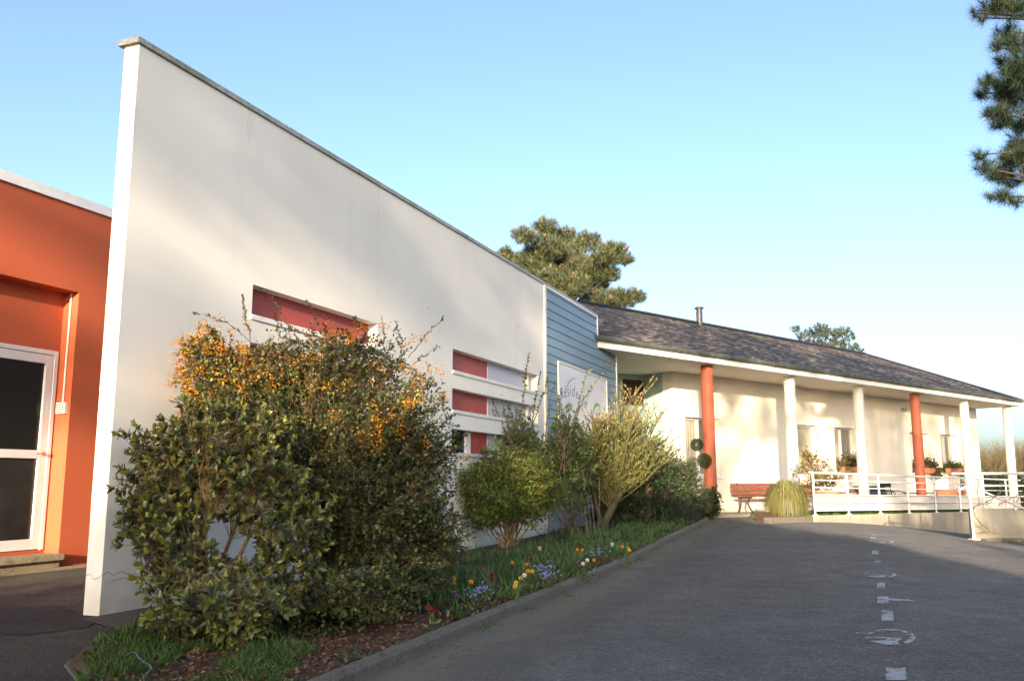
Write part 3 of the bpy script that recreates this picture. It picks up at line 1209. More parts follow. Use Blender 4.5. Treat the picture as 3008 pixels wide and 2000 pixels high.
CS = [0, 3.55, 7.15, 10.71, 14.33, 18.05]
for k, s in enumerate(CS):
    mb = MB()
    x, y, _ = CL.p(s, 0, 0)
    zb = T(s) - 0.25
    mb.lathe((x, y, 0), [(0.145, zb), (0.147, (zb + H) / 2), (0.144, H - 0.06), (0.144, H + 0.01)], 32)
    ob = mb.build('column', M['col_orange'] if k in (0, 3) else M['col_white'], slate_b)
    ob['label'] = 'round terracotta orange column' if k in (0, 3) else 'round white column'

# soffit, fascia, gutter
EL, ER = -4.12, 17.78 + 0.0          # eave ends along the column line
FN = 0.40                            # fascia face in front of the column line
BK = -10.6                           # back eave
def wallclip(n):                      # where the white wall's line meets a line n in front of the columns
    P0 = np.array(CL.p(0, n, 0))
    nn = W.n
    return float(nn @ (W.o - P0) / (nn @ CL.d))


mb = MB()
we = np.array(W.p(13.845, 0.0, 0)) - CL.o
n1_ = float(we @ CL.n)
p = [CL.p(wallclip(FN - .03) + 0.03, FN - .03, 0), CL.p(ER + .55, FN - .03, 0), CL.p(ER + .55, -3.4, 0), CL.p(wallclip(-3.4) - 5.0, -3.4, 0),
     CL.p(wallclip(n1_) - 4.0, n1_ - 0.02, 0), CL.p(wallclip(n1_) + 0.03, n1_, 0)]
mb.slab([(q[0], q[1], 0) for q in p], H, H + 0.03)
mb.build('soffit', M['soffit'], slate_b)
mb = MB()
e0 = wallclip(FN) + 0.025
mb.box(CL, e0, ER + .58, FN - .03, FN, H - 0.006, H + 0.115)
mb.box(CL, ER + .5505, ER + .58, BK, FN - .0305, H - 0.006, H + 0.115)
mb.build('fascia', M['paint'], slate_b)
# gutter: half round with joints
mb = MB()
prof = [(0.004, 0.118), (0.02, 0.118), (0.075, 0.125), (0.105, 0.155), (0.115, 0.215), (0.10, 0.222), (0.004, 0.222)]
e1 = wallclip(FN + .11) + 0.03
k_ = len(prof)
vs = [CL.p(e0 if n_ < .03 else e1, FN + n_, H + z) for n_, z in prof] + [CL.p(ER + .60, FN + n_, H + z) for n_, z in prof]
mb.add(vs, [tuple(range(k_)), tuple(range(2 * k_ - 1, k_ - 1, -1))] + [(i, i + k_, (i + 1) % k_ + k_, (i + 1) % k_) for i in range(k_)])
gut = mb.build('gutter', M['gutter'], slate_b)
s = e1 + 0.2
while s < ER + .5:
    mb = MB()
    mb.box(CL, s, s + 0.022, FN + 0.09, FN + 0.124, H + 0.13, H + 0.235)
    mb.box(CL, s - .012, s + 0.034, FN + 0.112, FN + 0.132, H + 0.185, H + 0.215)
    mb.build('bracket', M['gutter'], gut)
    s += 0.62

# roof: two slopes and a hip, uv in metres along and up the slope
ZE, ZR, RN, RS = H + 0.20, 6.06, -5.0, 17.36
hipS = ER + .66


def roof_pt(s, n, z):
    return np.array(CL.p(s, n, z))


eL = wallclip(FN + .06) + 0.03
faces = []
E_l = roof_pt(eL, FN + .06, ZE)
E_r = roof_pt(hipS, FN + .06, ZE)
slope_len = math.hypot(FN + .06 - RN, ZR - ZE)
me = bpy.data.meshes.new('roof')
verts = []
polys = []
uvs = []


def rface(pts, uvp):
    o = len(verts)
    verts.extend([tuple(q) for q in pts])
    polys.append(tuple(range(o, o + len(pts))))
    uvs.extend(uvp)


# the front slope follows the line of the white wall where it dies into it
def wl_n(n, back=0.17):
    return wallclip(n) - back / abs(float(W.n @ CL.d))


NS = 10
cols_ = []
for i in range(NS + 1):
    t = i / NS
    n_ = FN + .06 + (RN - FN - .06) * t
    flare = 0.05 * (1 - t) ** 6
    z = ZE + (ZR - ZE) * t + 0.0
    sl = max(eL - 0.0, -99) if t == 0 else None
    s_l = eL + (0.8 - eL) * t
    s_r = hipS + (RS - hipS) * t
    cols_.append((s_l, s_r, n_, z, slope_len * t))
for (a, b) in zip(cols_[:-1], cols_[1:]):
    rface([roof_pt(a[0], a[2], a[3]), roof_pt(a[1], a[2], a[3]), roof_pt(b[1], b[2], b[3]), roof_pt(b[0], b[2], b[3])],
          [(a[0], a[4]), (a[1], a[4]), (b[1], b[4]), (b[0], b[4])])
Rr = roof_pt(RS, RN, ZR)
Rl = roof_pt(cols_[-1][0], RN, ZR)
Eb = roof_pt(hipS, BK - .06, ZE)
Ebl = roof_pt(cols_[-1][0], BK - .06, ZE)
rface([E_r, Eb, Rr], [(0, 0), (11, 0), (5.4, 2.3)])
rface([Eb, Ebl, Rl, Rr], [(0, 0), (22, 0), (22, 6), (1, 6)])
me.from_pydata(verts, [], polys)
gv = MB()
for q0, q1 in ((roof_pt(eL + .05, FN - .3, ZE - .1), Rl - (0, 0, .06)), (Rl - (0, 0, .06), Ebl - (0, 0, .06))):
    gv.add([(q0[0], q0[1], -.2), (q1[0], q1[1], -.2), tuple(q1), tuple(q0)], [(0, 1, 2, 3)])
gv.build('gable_wall', M['facade'], slate_b, fix=False)
uvl = me.uv_layers.new(name='UVMap')
uvl.data.foreach_set('uv', np.array(uvs, float).ravel())
roof = link('roof', me, M['slate'], slate_b)
md = roof.modifiers.new('thick', 'SOLIDIFY')
md.thickness = 0.045
md.offset = -1
mb = MB()
mb.tube([Rl + (0, 0, .02), Rr + (0, 0, .02)], 0.075, 8)
mb.tube([Rr + (0, 0, .015), (Rr + E_r) / 2 + (0, 0, 0.02), E_r + (0, 0, 0.02)], [0.06, 0.045, 0.03], 8)
mb.build('ridge_cap', M['black'], roof)
# flue pipe
cx, cy, _ = CL.p(6.36, RN + 0.02, 0)
mb = MB()
mb.lathe((cx, cy, 5.9), [(0.105, 0), (0.105, 0.52), (0.112, 0.525), (0.112, 0.55), (0.10, 0.555), (0.10, 0.68)], 20)
ch = mb.build('chimney', M['flue'], roof)
mb = MB()
mb.lathe((cx, cy, 6.585), [(0.09, 0), (0.155, 0.0), (0.155, 0.03), (0.10, 0.06), (0.02, 0.07)], 20)
mb.build('cap', M['flue'], ch)

# small lamp and camera under the eaves
lm = thing('wall_lamp', 'small white spotlight on cream wall left of the third window', 'lamp', FA.p(5.15, 0, 3.35))
mb = MB()
mb.tube([FA.p(5.15, 0.0, 3.36), FA.p(5.15, 0.12, 3.36)], 0.02, 8)
mb.lathe(np.array(FA.p(5.15, 0.17, 3.28)), [(0.02, 0), (0.06, 0.02), (0.07, 0.10), (0.03, 0.14)], 14)
mb.build('lamp_head', M['frame'], lm)
lm = thing('bulkhead_light', 'small grey bulkhead light on cream wall by the far orange pillar', 'lamp', FA.p(12.1, 0, 3.3))
mb = MB()
mb.tube([FA.p(12.1, 0.0, 3.33), FA.p(12.1, 0.10, 3.33)], 0.03, 8)
mb.lathe(np.array(FA.p(12.1, 0.14, 3.26)), [(0.02, 0), (0.07, 0.02), (0.075, 0.10), (0.02, 0.13)], 14)
mb.build('lamp_head', M['zinc'], lm)

# ------------------------------------------------------------------ ramp wall and railings
rw = thing('ramp_wall', 'low stained concrete wall carrying the white ramp railing', 'wall', RM.p(0, 0, 0))
mb = MB()
mb.box(RM, -0.16, 8.05, -0.14, 0.07, -1.0, (0.20, 0.092))
mb.build('concrete_wall', M['concrete'], rw, bevel=0.012)
rl = thing('ramp_railing', 'long white tubular railing along the ramp in front of the colonnade', 'railing', RM.p(0, 0, 0.2))


def rz(s, k):                      # rail heights, k = 0 is the top rail
    return 0.20 - 0.0146 * s + (0.905, 0.745, 0.59, 0.435, 0.265, 0.095)[k]


POSTS = [0.0, 1.41, 2.86, 4.30, 5.78, 7.25, 8.8, 10.4]
for s in POSTS:
    mb = MB()
    zb = 0.20 - 0.0146 * s
    mb.tube([RM.p(s + .012, 0, zb), RM.p(s - .01, 0, zb + 0.90)], 0.023, 12)
    o = mb.build('post', M['rail'], rl)
    mb = MB()
    mb.lathe(np.array(RM.p(s + .012, 0, zb)), [(0.07, -0.002), (0.07, 0.012), (0.04, 0.02)], 14)
    mb.build('base_flange', M['rail'], o)
for k in range(6):
    mb = MB()
    e = -0.12 if k == 0 else 0.0
    mb.tube([RM.p(s, 0.0 if k == 0 else 0.031, rz(s, k)) for s in (e, 3, 6, 9, 11.5)], 0.025 if k == 0 else 0.012, 10)
    mb.build('top_rail' if k == 0 else 'rail', M['rail'], rl)
mb = MB()
mb.box(RM, 0.035, 11.5, -0.048, -0.036, (rz(0.035, 5), rz(11.5, 5)), (rz(0.035, 3) + 0.004, rz(11.5, 3) + 0.004))
mb.build('infill_panel', render_mat('white_board', (0.46, 0.435, 0.41), amount=0.4, thr=(0.48, 0.72)), rl)

# front right: post with climber, concrete wall, sloping handrail
PR = (7.92, 15.45)
gpr = float(G(*PR))
FR = Frame(PR, 79)
rr = thing('right_railing', 'white railing with a sloping handrail over the concrete wall at right', 'railing', (PR[0], PR[1], gpr))
mb = MB()
mb.tube([FR.p(0.02, 0, gpr - .01), FR.p(0, 0, 1.02)], 0.023, 14)
o = mb.build('post', M['rail'], rr)
mb = MB()
mb.box(FR, -0.06, 0.10, -0.05, 0.05, gpr - 0.02, gpr + 0.014)
mb.build('base_plate', M['rail'], o, bevel=0.006)
for zz in (0.845, 0.66):
    mb = MB()
    mb.tube([FR.p(0, 0, zz), FR.p(1.5, 0, zz + .004), FR.p(3.2, 0, zz)], 0.015, 12)
    mb.build('rail', M['rail'], rr)
mb = MB()
mb.tube([FR.p(-0.19, -0.02, 0.74), FR.p(-0.16, -0.02, 0.79), FR.p(-0.08, 0.02, 0.83), FR.p(0.0, 0.04, 0.84), FR.p(0.12, 0.05, 0.80), FR.p(0.5, 0.05, 0.65), FR.p(1.0, 0.05, 0.465), FR.p(2.0, 0.05, 0.1)], 0.018, 12)
mb.build('sloping_handrail', M['rail'], rr)
mb = MB()
mb.tube([FR.p(0.9, -.02, 0.66), FR.p(0.9, -.02, 0.42)], 0.022, 10)
mb.build('post', M['rail'], rr)
cw = thing('concrete_wall', 'stained concrete wall under the right railing beside climbing stem', 'wall', FR.p(1.5, -0.2, -.1))
mb = MB()
mb.box(FR, 0.03, 4.5, -0.11, -0.05, -0.6, 0.46)
mb.build('wall_panel', M['concrete'], cw, bevel=0.012)
rh = thing('far_handrail', 'thick white handrail and post beyond the concrete wall at far right', 'railing', RM.p(8.6, 1.2, 1.0))
FH = Frame((8.75, 17.6), 82)
mb = MB()
mb.tube([FH.p(-0.05, 0, 1.07), FH.p(1.5, 0, 1.08), FH.p(3.5, 0, 1.12)], 0.028, 14)
mb.build('top_rail', M['rail'], rh)
for zz, in ((0.55,),):
    mb = MB()
    mb.tube([FH.p(0.6, 0, 1.07), FH.p(0.6, 0, -0.3)], 0.025, 10)
    mb.build('post', M['rail'], rh)
# kerb and grass at the foot of the right railing
mb = MB()
mb.box(FR, 0.2, 5.0, -0.06, 0.05, -0.6, gpr + 0.012)
tag(mb.build('right_kerb', M['kerb'], bevel=0.01), kind='structure')


# ------------------------------------------------------------------ foliage engine
class Leaves:
    """many small leaf meshes gathered as arrays."""
    def __init__(self):
        self.P = []
        self.D = []
        self.L = []
        self.Wd = []
        self.Cc = []
        self.U = []

    def add(self, p, d, l, wd, col, up=None):
        self.P.append(np.atleast_2d(p))
        self.D.append(np.atleast_2d(d))
        n = len(self.P[-1])
        self.L.append(np.broadcast_to(l, (n,)))
        self.Wd.append(np.broadcast_to(wd, (n,)))
        self.Cc.append(np.broadcast_to(col, (n, 3)))
        self.U.append(np.broadcast_to(np.array([np.nan] * 3) if up is None else up, (n, 3)))

    def count(self):
        return sum(len(p) for p in self.P)

    def build(self, name, mat, parent=None, shape='leaf', fold=0.25, curl=0.15):
        P = np.concatenate(self.P).astype(float)
        D = np.concatenate(self.D).astype(float)
        L = np.concatenate(self.L).astype(float)[:, None]
        Wd = np.concatenate(self.Wd).astype(float)[:, None]
        col = np.concatenate(self.Cc).astype(float)
        U = np.concatenate(self.U).astype(float)
        n = len(P)
        D /= np.linalg.norm(D, axis=1)[:, None] + 1e-9
        rnd = rng.normal(size=(n, 3)) * 0.45 + np.array([0, 0, 1.0])
        U = np.where(np.isnan(U), rnd, U)
        S = np.cross(D, U)
        S /= np.linalg.norm(S, axis=1)[:, None] + 1e-9
        N = np.cross(S, D)
        if shape == 'leaf':
            vs = [P, P + D * L * .30 + S * Wd * .46 + N * Wd * fold, P + D * L * .68 + S * Wd * .40 + N * (Wd * fold - L * curl * .5),
                  P + D * L - N * L * curl, P + D * L * .68 - S * Wd * .40 + N * (Wd * fold - L * curl * .5), P + D * L * .30 - S * Wd * .46 + N * Wd * fold]
            V = np.stack(vs, 1).reshape(-1, 3)
            base = (np.arange(n) * 6)[:, None]
            F = np.concatenate([base + np.array([0, 1, 2, 3]), base + np.array([0, 3, 4, 5])], 1).reshape(-1, 4)
            k = 6
        elif shape == 'oval':
            q = []
            for t, wd_ in ((.0, .06), (.18, .36), (.45, .5), (.75, .36), (1.0, .05)):
                c_ = P + D * L * t - N * L * curl * t * t
                q += [c_ + S * Wd * wd_ + N * Wd * fold * wd_ * 2, c_, c_ - S * Wd * wd_ + N * Wd * fold * wd_ * 2]
            V = np.stack(q, 1).reshape(-1, 3)
            base = (np.arange(n) * 15)[:, None]
            F = np.concatenate([base + np.array(f_) + 3 * i_ for i_ in range(4) for f_ in ([0, 3, 4, 1], [1, 4, 5, 2])], 1).reshape(-1, 4)
            k = 15
        elif shape == 'diamond':
            vs = [P, P + D * L * .45 + S * Wd * .5 + N * Wd * fold, P + D * L, P + D * L * .45 - S * Wd * .5 + N * Wd * fold]
            V = np.stack(vs, 1).reshape(-1, 3)
            F = (np.arange(n) * 4)[:, None] + np.array([0, 1, 2, 3])
            k = 4
        else:                      # needle
            vs = [P - S * Wd * .5, P + S * Wd * .5, P + D * L]
            V = np.stack(vs, 1).reshape(-1, 3)
            F = (np.arange(n) * 3)[:, None] + np.array([0, 1, 2])
            k = 3
        me = bpy.data.meshes.new(name)
        me.vertices.add(len(V))
        me.vertices.foreach_set('co', V.ravel())
        nv = F.shape[1]
        me.loops.add(F.size)
        me.loops.foreach_set('vertex_index', F.ravel().astype(np.int32))
        me.polygons.add(len(F))
        me.polygons.foreach_set('loop_start', np.arange(0, F.size, nv, dtype=np.int32))
        me.polygons.foreach_set('loop_total', np.full(len(F), nv, dtype=np.int32))
        at = me.attributes.new('tint', 'FLOAT_COLOR', 'POINT')
        cc = np.repeat(np.concatenate([np.clip(col, 0.003, 1), np.ones((n, 1))], 1), k, axis=0)
        at.data.foreach_set('color', cc.ravel())
        me.update()
        me.validate()
        return link(name, me, mat, parent)


def unit(n):
    d = rng.normal(size=(n, 3))
    return d / np.linalg.norm(d, axis=1)[:, None]


def bez(a, b, c, n):
    t = np.linspace(0, 1, n)[:, None]
    return (1 - t) ** 2 * a + 2 * t * (1 - t) * b + t * t * c


def palette(n, cols, jit=0.18):
    """random mix between a list of colours."""
    cols = np.array(cols)
    i = rng.integers(0, len(cols), n)
    j = rng.integers(0, len(cols), n)
    t = rng.random((n, 1))
    return (cols[i] * t + cols[j] * (1 - t)) * (1 + jit * rng.normal(size=(n, 1)))


def shrub(name, label, cat, base, blobs, nclust, per, L, Wd, cols, nstem=6, stem_r=0.014, rosette=False, mat='leaf', shell=0.55,
          bark='bark', twig_r=0.0035, spread=0.9, shape='leaf', group=None, zmin=0.05, updir=0.4, twigs=True, outer=0.35, cl_var=0.25, stem_mat=None, lump=0.22, tipcol=None):
    base = np.array(base, float)
    root = thing(name, label, cat, tuple(base), group)
    lv = Leaves()
    tb = MB()
    wts = np.array([b[6] if len(b) > 6 else b[3] * b[4] * b[5] for b in blobs])
    wts = wts / wts.sum()
    stems = []
    for bi, b in enumerate(blobs):
        ctr = np.array(b[:3])
        ns = max(1, int(round(nstem * wts[bi] * len(blobs) / max(1, len(blobs)))) + 1)
        ss_ = []
        for k in range(ns):
            a0 = base + np.array([rng.normal() * .07, rng.normal() * .07, 0])
            end = ctr + unit(1)[0] * np.array(b[3:6]) * 0.55
            mid = (a0 + end) / 2 + np.array([rng.normal() * .06, rng.normal() * .06, 0.15 * (end[2] - a0[2])])
            P = bez(a0, mid, end, 9)
            P[1:-1] += rng.normal(size=(7, 3)) * 0.012
            tb.tube(P, list(np.linspace(stem_r * (0.7 + .6 * rng.random()), stem_r * .3, 9)), 6)
            ss_.append(P)
        stems.append(ss_)
    ph = rng.random(6) * 6.28
    ci = rng.choice(len(blobs), nclust, p=wts)
    tips, dirs = [], []
    for c in ci:
        b = blobs[c]
        d = unit(1)[0]
        r = shell + (1 - shell) * rng.random() ** 0.6
        r *= 1 + lump * (math.sin(5 * d[0] + ph[0] + c) * math.sin(4 * d[2] + ph[1] + 2 * c) + 0.6 * math.sin(9 * d[1] + ph[2]) * math.sin(8 * d[2] + ph[3]))
        q = np.array(b[:3]) + d * np.array(b[3:6]) * r
        if q[2] < base[2] + zmin:
            q[2] = base[2] + zmin + 0.1 * rng.random()
        P = stems[c][rng.integers(len(stems[c]))]
        st = P[rng.integers(4, 9)]
        mid = (st + q) / 2 + np.array([0, 0, 0.08 * rng.normal() + 0.03])
        tw = bez(st, mid, q, 5)
        if twigs:
            tb.tube(tw, [twig_r * 1.6, twig_r * 1.4, twig_r * 1.2, twig_r, twig_r * .6], 4, caps=False)
        td = tw[-1] - tw[-2]
        td = td / (np.linalg.norm(td) + 1e-9) + np.array([0, 0, updir]) + 0.5 * d
        td /= np.linalg.norm(td)
        tips.append(q)
        dirs.append(td)
        col = palette(1, cols)[0] * (1 + cl_var * rng.normal())
        if rosette:
            m = per + rng.integers(-2, 3)
            sd_ = unit(m)
            sd_ -= td * (sd_ @ td)[:, None]
            sd_ /= np.linalg.norm(sd_, axis=1)[:, None] + 1e-9
            tilt = rng.uniform(0.15, 1.3, m)[:, None]
            dd = td * np.cos(tilt) + sd_ * np.sin(tilt)
            pp = q - td * rng.uniform(0, L * 1.4, m)[:, None] * (tilt / 1.3)
            cc = col * (1 + .18 * rng.normal(size=(m, 1)))
            if tipcol is not None:       # young upright leaves at the tip are paler
                tk = np.clip((.75 - tilt) / .5, 0, 1) * .8
                cc = cc * (1 - tk) + np.array(tipcol) * tk * (1 + .15 * rng.normal(size=(m, 1)))
            lv.add(pp, dd, L * rng.uniform(.6, 1.15, m), Wd * rng.uniform(.75, 1.15, m), cc, up=td + 0.3 * unit(m))
        else:
            t = rng.uniform(outer, 1.0, per)
            idx = t * 4
            i0 = np.minimum(idx.astype(int), 3)
            fr_ = (idx - i0)[:, None]
            pp = tw[i0] * (1 - fr_) + tw[i0 + 1] * fr_
            dd = td + spread * unit(per)
            lv.add(pp + unit(per) * L * .4, dd, L * rng.uniform(.6, 1.2, per), Wd * rng.uniform(.7, 1.2, per), col * (1 + .2 * rng.normal(size=(per, 1))))
    lv.build('foliage', M[mat], root, shape)
    tb.build('stems', M[bark] if stem_mat is None else stem_mat, root, fix=False)
    return root, np.array(tips), np.array(dirs), tb



# ------------------------------------------------------------------ shrubs in the bed
LAUREL = [(0.068, 0.090, 0.048), (0.108, 0.122, 0.034), (0.056, 0.080, 0.052), (0.135, 0.128, 0.036), (0.10, 0.085, 0.036)]
shrub('laurel_shrub', 'big leaved evergreen shrub at the front left of the bed by white wall end', 'shrub', (-2.0, 6.0, 0.05),
      [(-1.95, 5.98, 1.20, .50, .38, .36), (-2.26, 5.95, 1.02, .38, .30, .40), (-1.66, 5.92, 0.95, .40, .30, .34, .05),
       (-2.10, 5.62, 0.45, .26, .28, .38), (-1.75, 5.55, 0.28, .50, .34, .24), (-1.42, 5.80, .62, .26, .26, .30, .03), (-1.3, 5.65, .25, .4, .3, .2, .03), (-1.62, 5.10, .22, .40, .3, .18, .05), (-2.28, 5.8, .70, .26, .26, .3, .04)],
      1900, 10, 0.056, 0.027, LAUREL, nstem=7, twig_r=0.0014, stem_r=0.017, rosette=True, shape='oval', tipcol=(0.24, 0.24, 0.05), mat='leaf_gloss', shell=0.45, bark='bark_ochre', lump=0.3)

BERB = [(0.062, 0.086, 0.032), (0.095, 0.116, 0.032), (0.14, 0.145, 0.036), (0.05, 0.074, 0.046), (0.145, 0.092, 0.034)]
bb = [(-1.28, 6.75, 1.15, .82, .50, .62), (-1.40, 6.95, 1.78, .85, .45, .42), (-1.95, 6.8, 1.72, .38, .3, .36, .06), (-2.00, 6.75, 1.45, .42, .36, .42, .12), (-2.36, 6.62, 1.78, .22, .2, .32, .05), (-2.2, 6.6, 1.42, .3, .25, .3, .04), (-0.78, 6.70, 1.2, .40, .40, .58, .10),
      (-1.05, 6.45, .55, .68, .42, .36), (-0.72, 6.5, .8, .34, .34, .4, .05), (-0.85, 6.15, .30, .5, .38, .26, .10), (-1.0, 6.3, .75, .6, .35, .4, .12), (-.55, 6.6, .55, .3, .35, .4, .06), (-1.0, 5.55, .22, .48, .4, .20, .09)]
berb, btips, bdirs, _ = shrub('barberry_shrub', 'tall dense shrub with orange blossom on top in front of the white wall', 'shrub', (-1.25, 6.62, 0.05), bb,
                              4300, 26, 0.034, 0.023, BERB, nstem=12, stem_r=0.014, twig_r=0.0010, shell=0.5, spread=1.0, lump=0.22, outer=0.3, shape='diamond')
ORANGE = [(0.74, 0.31, 0.018), (0.66, 0.23, 0.014), (0.80, 0.42, 0.03), (0.55, 0.17, 0.012)]


def flowers(name, pts, parent, mat='petal', n=24, sp=0.028, sz=0.018, cols=ORANGE):
    fl = Leaves()
    for q in pts:
        m = n + rng.integers(-4, 5)
        fl.add(q + rng.normal(size=(m, 3)) * sp, unit(m) + np.array([0, -.3, .2]), sz * rng.uniform(.7, 1.3, m), sz * rng.uniform(.7, 1.1, m), palette(m, cols))
    return fl.build(name, M[mat], parent, 'diamond', fold=0.2)


hi = [q for q in btips if q[2] > 1.62 and q[0] > -1.95 and rng.random() < 0.17]
hi += [q for q in btips if q[0] < -2.0 and q[2] > 1.42 and rng.random() < 0.48]
mid_ = [q for q in btips if -1.12 < q[0] < -0.62 and 1.15 < q[2] < 1.55 and q[1] < 6.62 and rng.random() < 0.26]
lo = [q for q in btips if rng.random() < 0.003]
flowers('blossom', hi + mid_ + lo, berb)


def sprig(par, a, mid, b, L, Wd, cols, n, r=0.004, spread=0.55, t0=0.15, pts=12):
    lv, tb = Leaves(), MB()
    P = bez(np.array(a, float), np.array(mid, float), np.array(b, float), pts)
    P[1:-1] += rng.normal(size=(pts - 2, 3)) * 0.006
    tb.tube(P, list(np.linspace(r, r * .35, pts)), 5, caps=False)
    t = np.sort(rng.uniform(t0, 1.0, n)) * (pts - 1)
    i0 = np.minimum(t.astype(int), pts - 2)
    f = (t - i0)[:, None]
    pp = P[i0] * (1 - f) + P[i0 + 1] * f
    td = P[i0 + 1] - P[i0]
    td /= np.linalg.norm(td, axis=1)[:, None]
    lv.add(pp, td * 0.7 + spread * unit(n) + np.array([0, 0, .1]), L * rng.uniform(.6, 1.15, n), Wd * rng.uniform(.7, 1.1, n), palette(n, cols))
    so = tb.build('sprig', M['twig'], par, fix=False)
    lv.build('leaves', M['leaf'], so)
    return P


lv = Leaves()
tb = MB()
fpts = []
for (bu, bv, tu, tv, mu, mv, y, n) in ((735, 1000, 712, 870, 722, 930, 6.9, 60), (745, 1010, 570, 920, 660, 930, 6.9, 40), (880, 1000, 770, 850, 840, 930, 6.8, 40),
                                       (960, 1010, 900, 880, 930, 940, 6.8, 34), (1090, 1010, 1040, 930, 1060, 960, 6.7, 26), (1180, 1060, 1165, 945, 1175, 1000, 6.8, 34),
                                       (1200, 1050, 1300, 935, 1250, 985, 6.8, 22), (1215, 1070, 1295, 1015, 1250, 1035, 6.8, 22), (1130, 1050, 1120, 925, 1128, 985, 6.8, 12),
                                       (600, 1030, 585, 950, 590, 990, 6.95, 30), (640, 1040, 630, 970, 636, 1000, 6.9, 34), (500, 1150, 410, 1115, 450, 1120, 6.9, 30),
                                       (520, 1180, 420, 1170, 470, 1165, 6.9, 24), (1290, 1190, 1310, 1150, 1305, 1170, 6.6, 16), (820, 1000, 808, 925, 815, 960, 6.9, 30)):
    P = sprig(berb, aty(bu, bv, y), aty(mu, mv, y - .05), aty(tu, tv, y - .1), 0.034, 0.013, [(0.06, 0.085, 0.03), (0.09, 0.10, 0.035), (0.10, 0.07, 0.03)], n)
    if rng.random() < .6:
        fpts += [P[int(k)] for k in rng.integers(2, 8, 2)]
flowers('sprig_blossom', fpts, berb, n=12, sp=0.025)

# dense round shrub in the middle
MID = [(0.078, 0.13, 0.029), (0.13, 0.195, 0.031), (0.208, 0.247, 0.039), (0.065, 0.104, 0.033)]
mo, mt, _, _ = shrub('spring_shrub', 'rounded bright green shrub on a fan of bare ochre stems, middle of the bed', 'shrub', (-0.05, 11.9, 0.07),
                     [(-.05, 11.95, 1.0, .70, .5, .40), (-.48, 11.9, .85, .40, .4, .42), (.42, 11.95, .85, .42, .4, .42), (.1, 11.7, .62, .5, .35, .28), (-.4, 11.8, .5, .3, .3, .25, .03)],
                     1700, 16, 0.042, 0.022, MID, nstem=22, stem_r=0.013, twig_r=0.0016, shell=0.5, bark='bark_ochre', spread=1.0, lump=0.45, updir=0.8)

# tall loose shrub with long arching stems
PH = [(0.072, 0.12, 0.042), (0.108, 0.168, 0.048), (0.06, 0.096, 0.036)]
po, pt_, _, ptb = shrub('arching_shrub', 'tall loose shrub with long arching leafy stems between spring shrub and willow', 'shrub', (0.95, 13.5, 0.07),
                        [(.10, 13.4, 1.62, .42, .4, .50), (.55, 13.5, 1.2, .55, .4, .5), (1.0, 13.5, 1.4, .4, .4, .55), (.95, 13.5, .8, .4, .4, .5, .04), (.80, 13.4, 1.75, .36, .3, .42, .03)],
                        760, 14, 0.052, 0.026, PH, nstem=9, stem_r=0.010, twig_r=0.0022, shell=0.3, spread=1.0, bark='bark', lump=0.35)
lv = Leaves()
tb = MB()
for (bu, bv, tu, tv, mu, mv, y, n) in ((1500, 1350, 1552, 1040, 1540, 1190, 13.3, 46), (1560, 1330, 1590, 1095, 1560, 1200, 13.3, 42), (1520, 1330, 1420, 1110, 1450, 1200, 13.2, 40),
                                       (1640, 1400, 1790, 1075, 1680, 1180, 13.2, 60), (1500, 1300, 1385, 1160, 1440, 1180, 13.2, 36), (1620, 1300, 1650, 1150, 1640, 1230, 13.4, 20),
                                       (1560, 1260, 1610, 1110, 1590, 1180, 13.3, 28), (1530, 1360, 1470, 1130, 1480, 1250, 13.3, 40), (1680, 1330, 1730, 1080, 1690, 1200, 13.5, 30), (1600, 1360, 1630, 1120, 1600, 1240, 13.4, 16)):
    sprig(po, aty(bu, bv, y), aty(mu, mv, y - .05), aty(tu, tv, y - .15), 0.065, 0.030, [(0.07, 0.12, 0.035), (0.11, 0.17, 0.05)], n, 0.008, 0.75, 0.3)
for (bu, bv, tu, tv, y) in ((1729, 1602, 1690, 1350, 13.4), (1738, 1600, 1712, 1380, 13.4), (1752, 1596, 1760, 1400, 13.5), (1745, 1596, 1735, 1450, 13.4)):
    a, b = aty(bu, bv, y), aty(tu, tv, y)
    tb = MB()
    tb.tube(bez(a, (a + b) / 2 + (0.04, 0, 0), b, 7), list(np.linspace(.026 if bu == 1729 else .011, .007, 7)), 7)
    tb.build('trunk', M['bark'], po, fix=False)

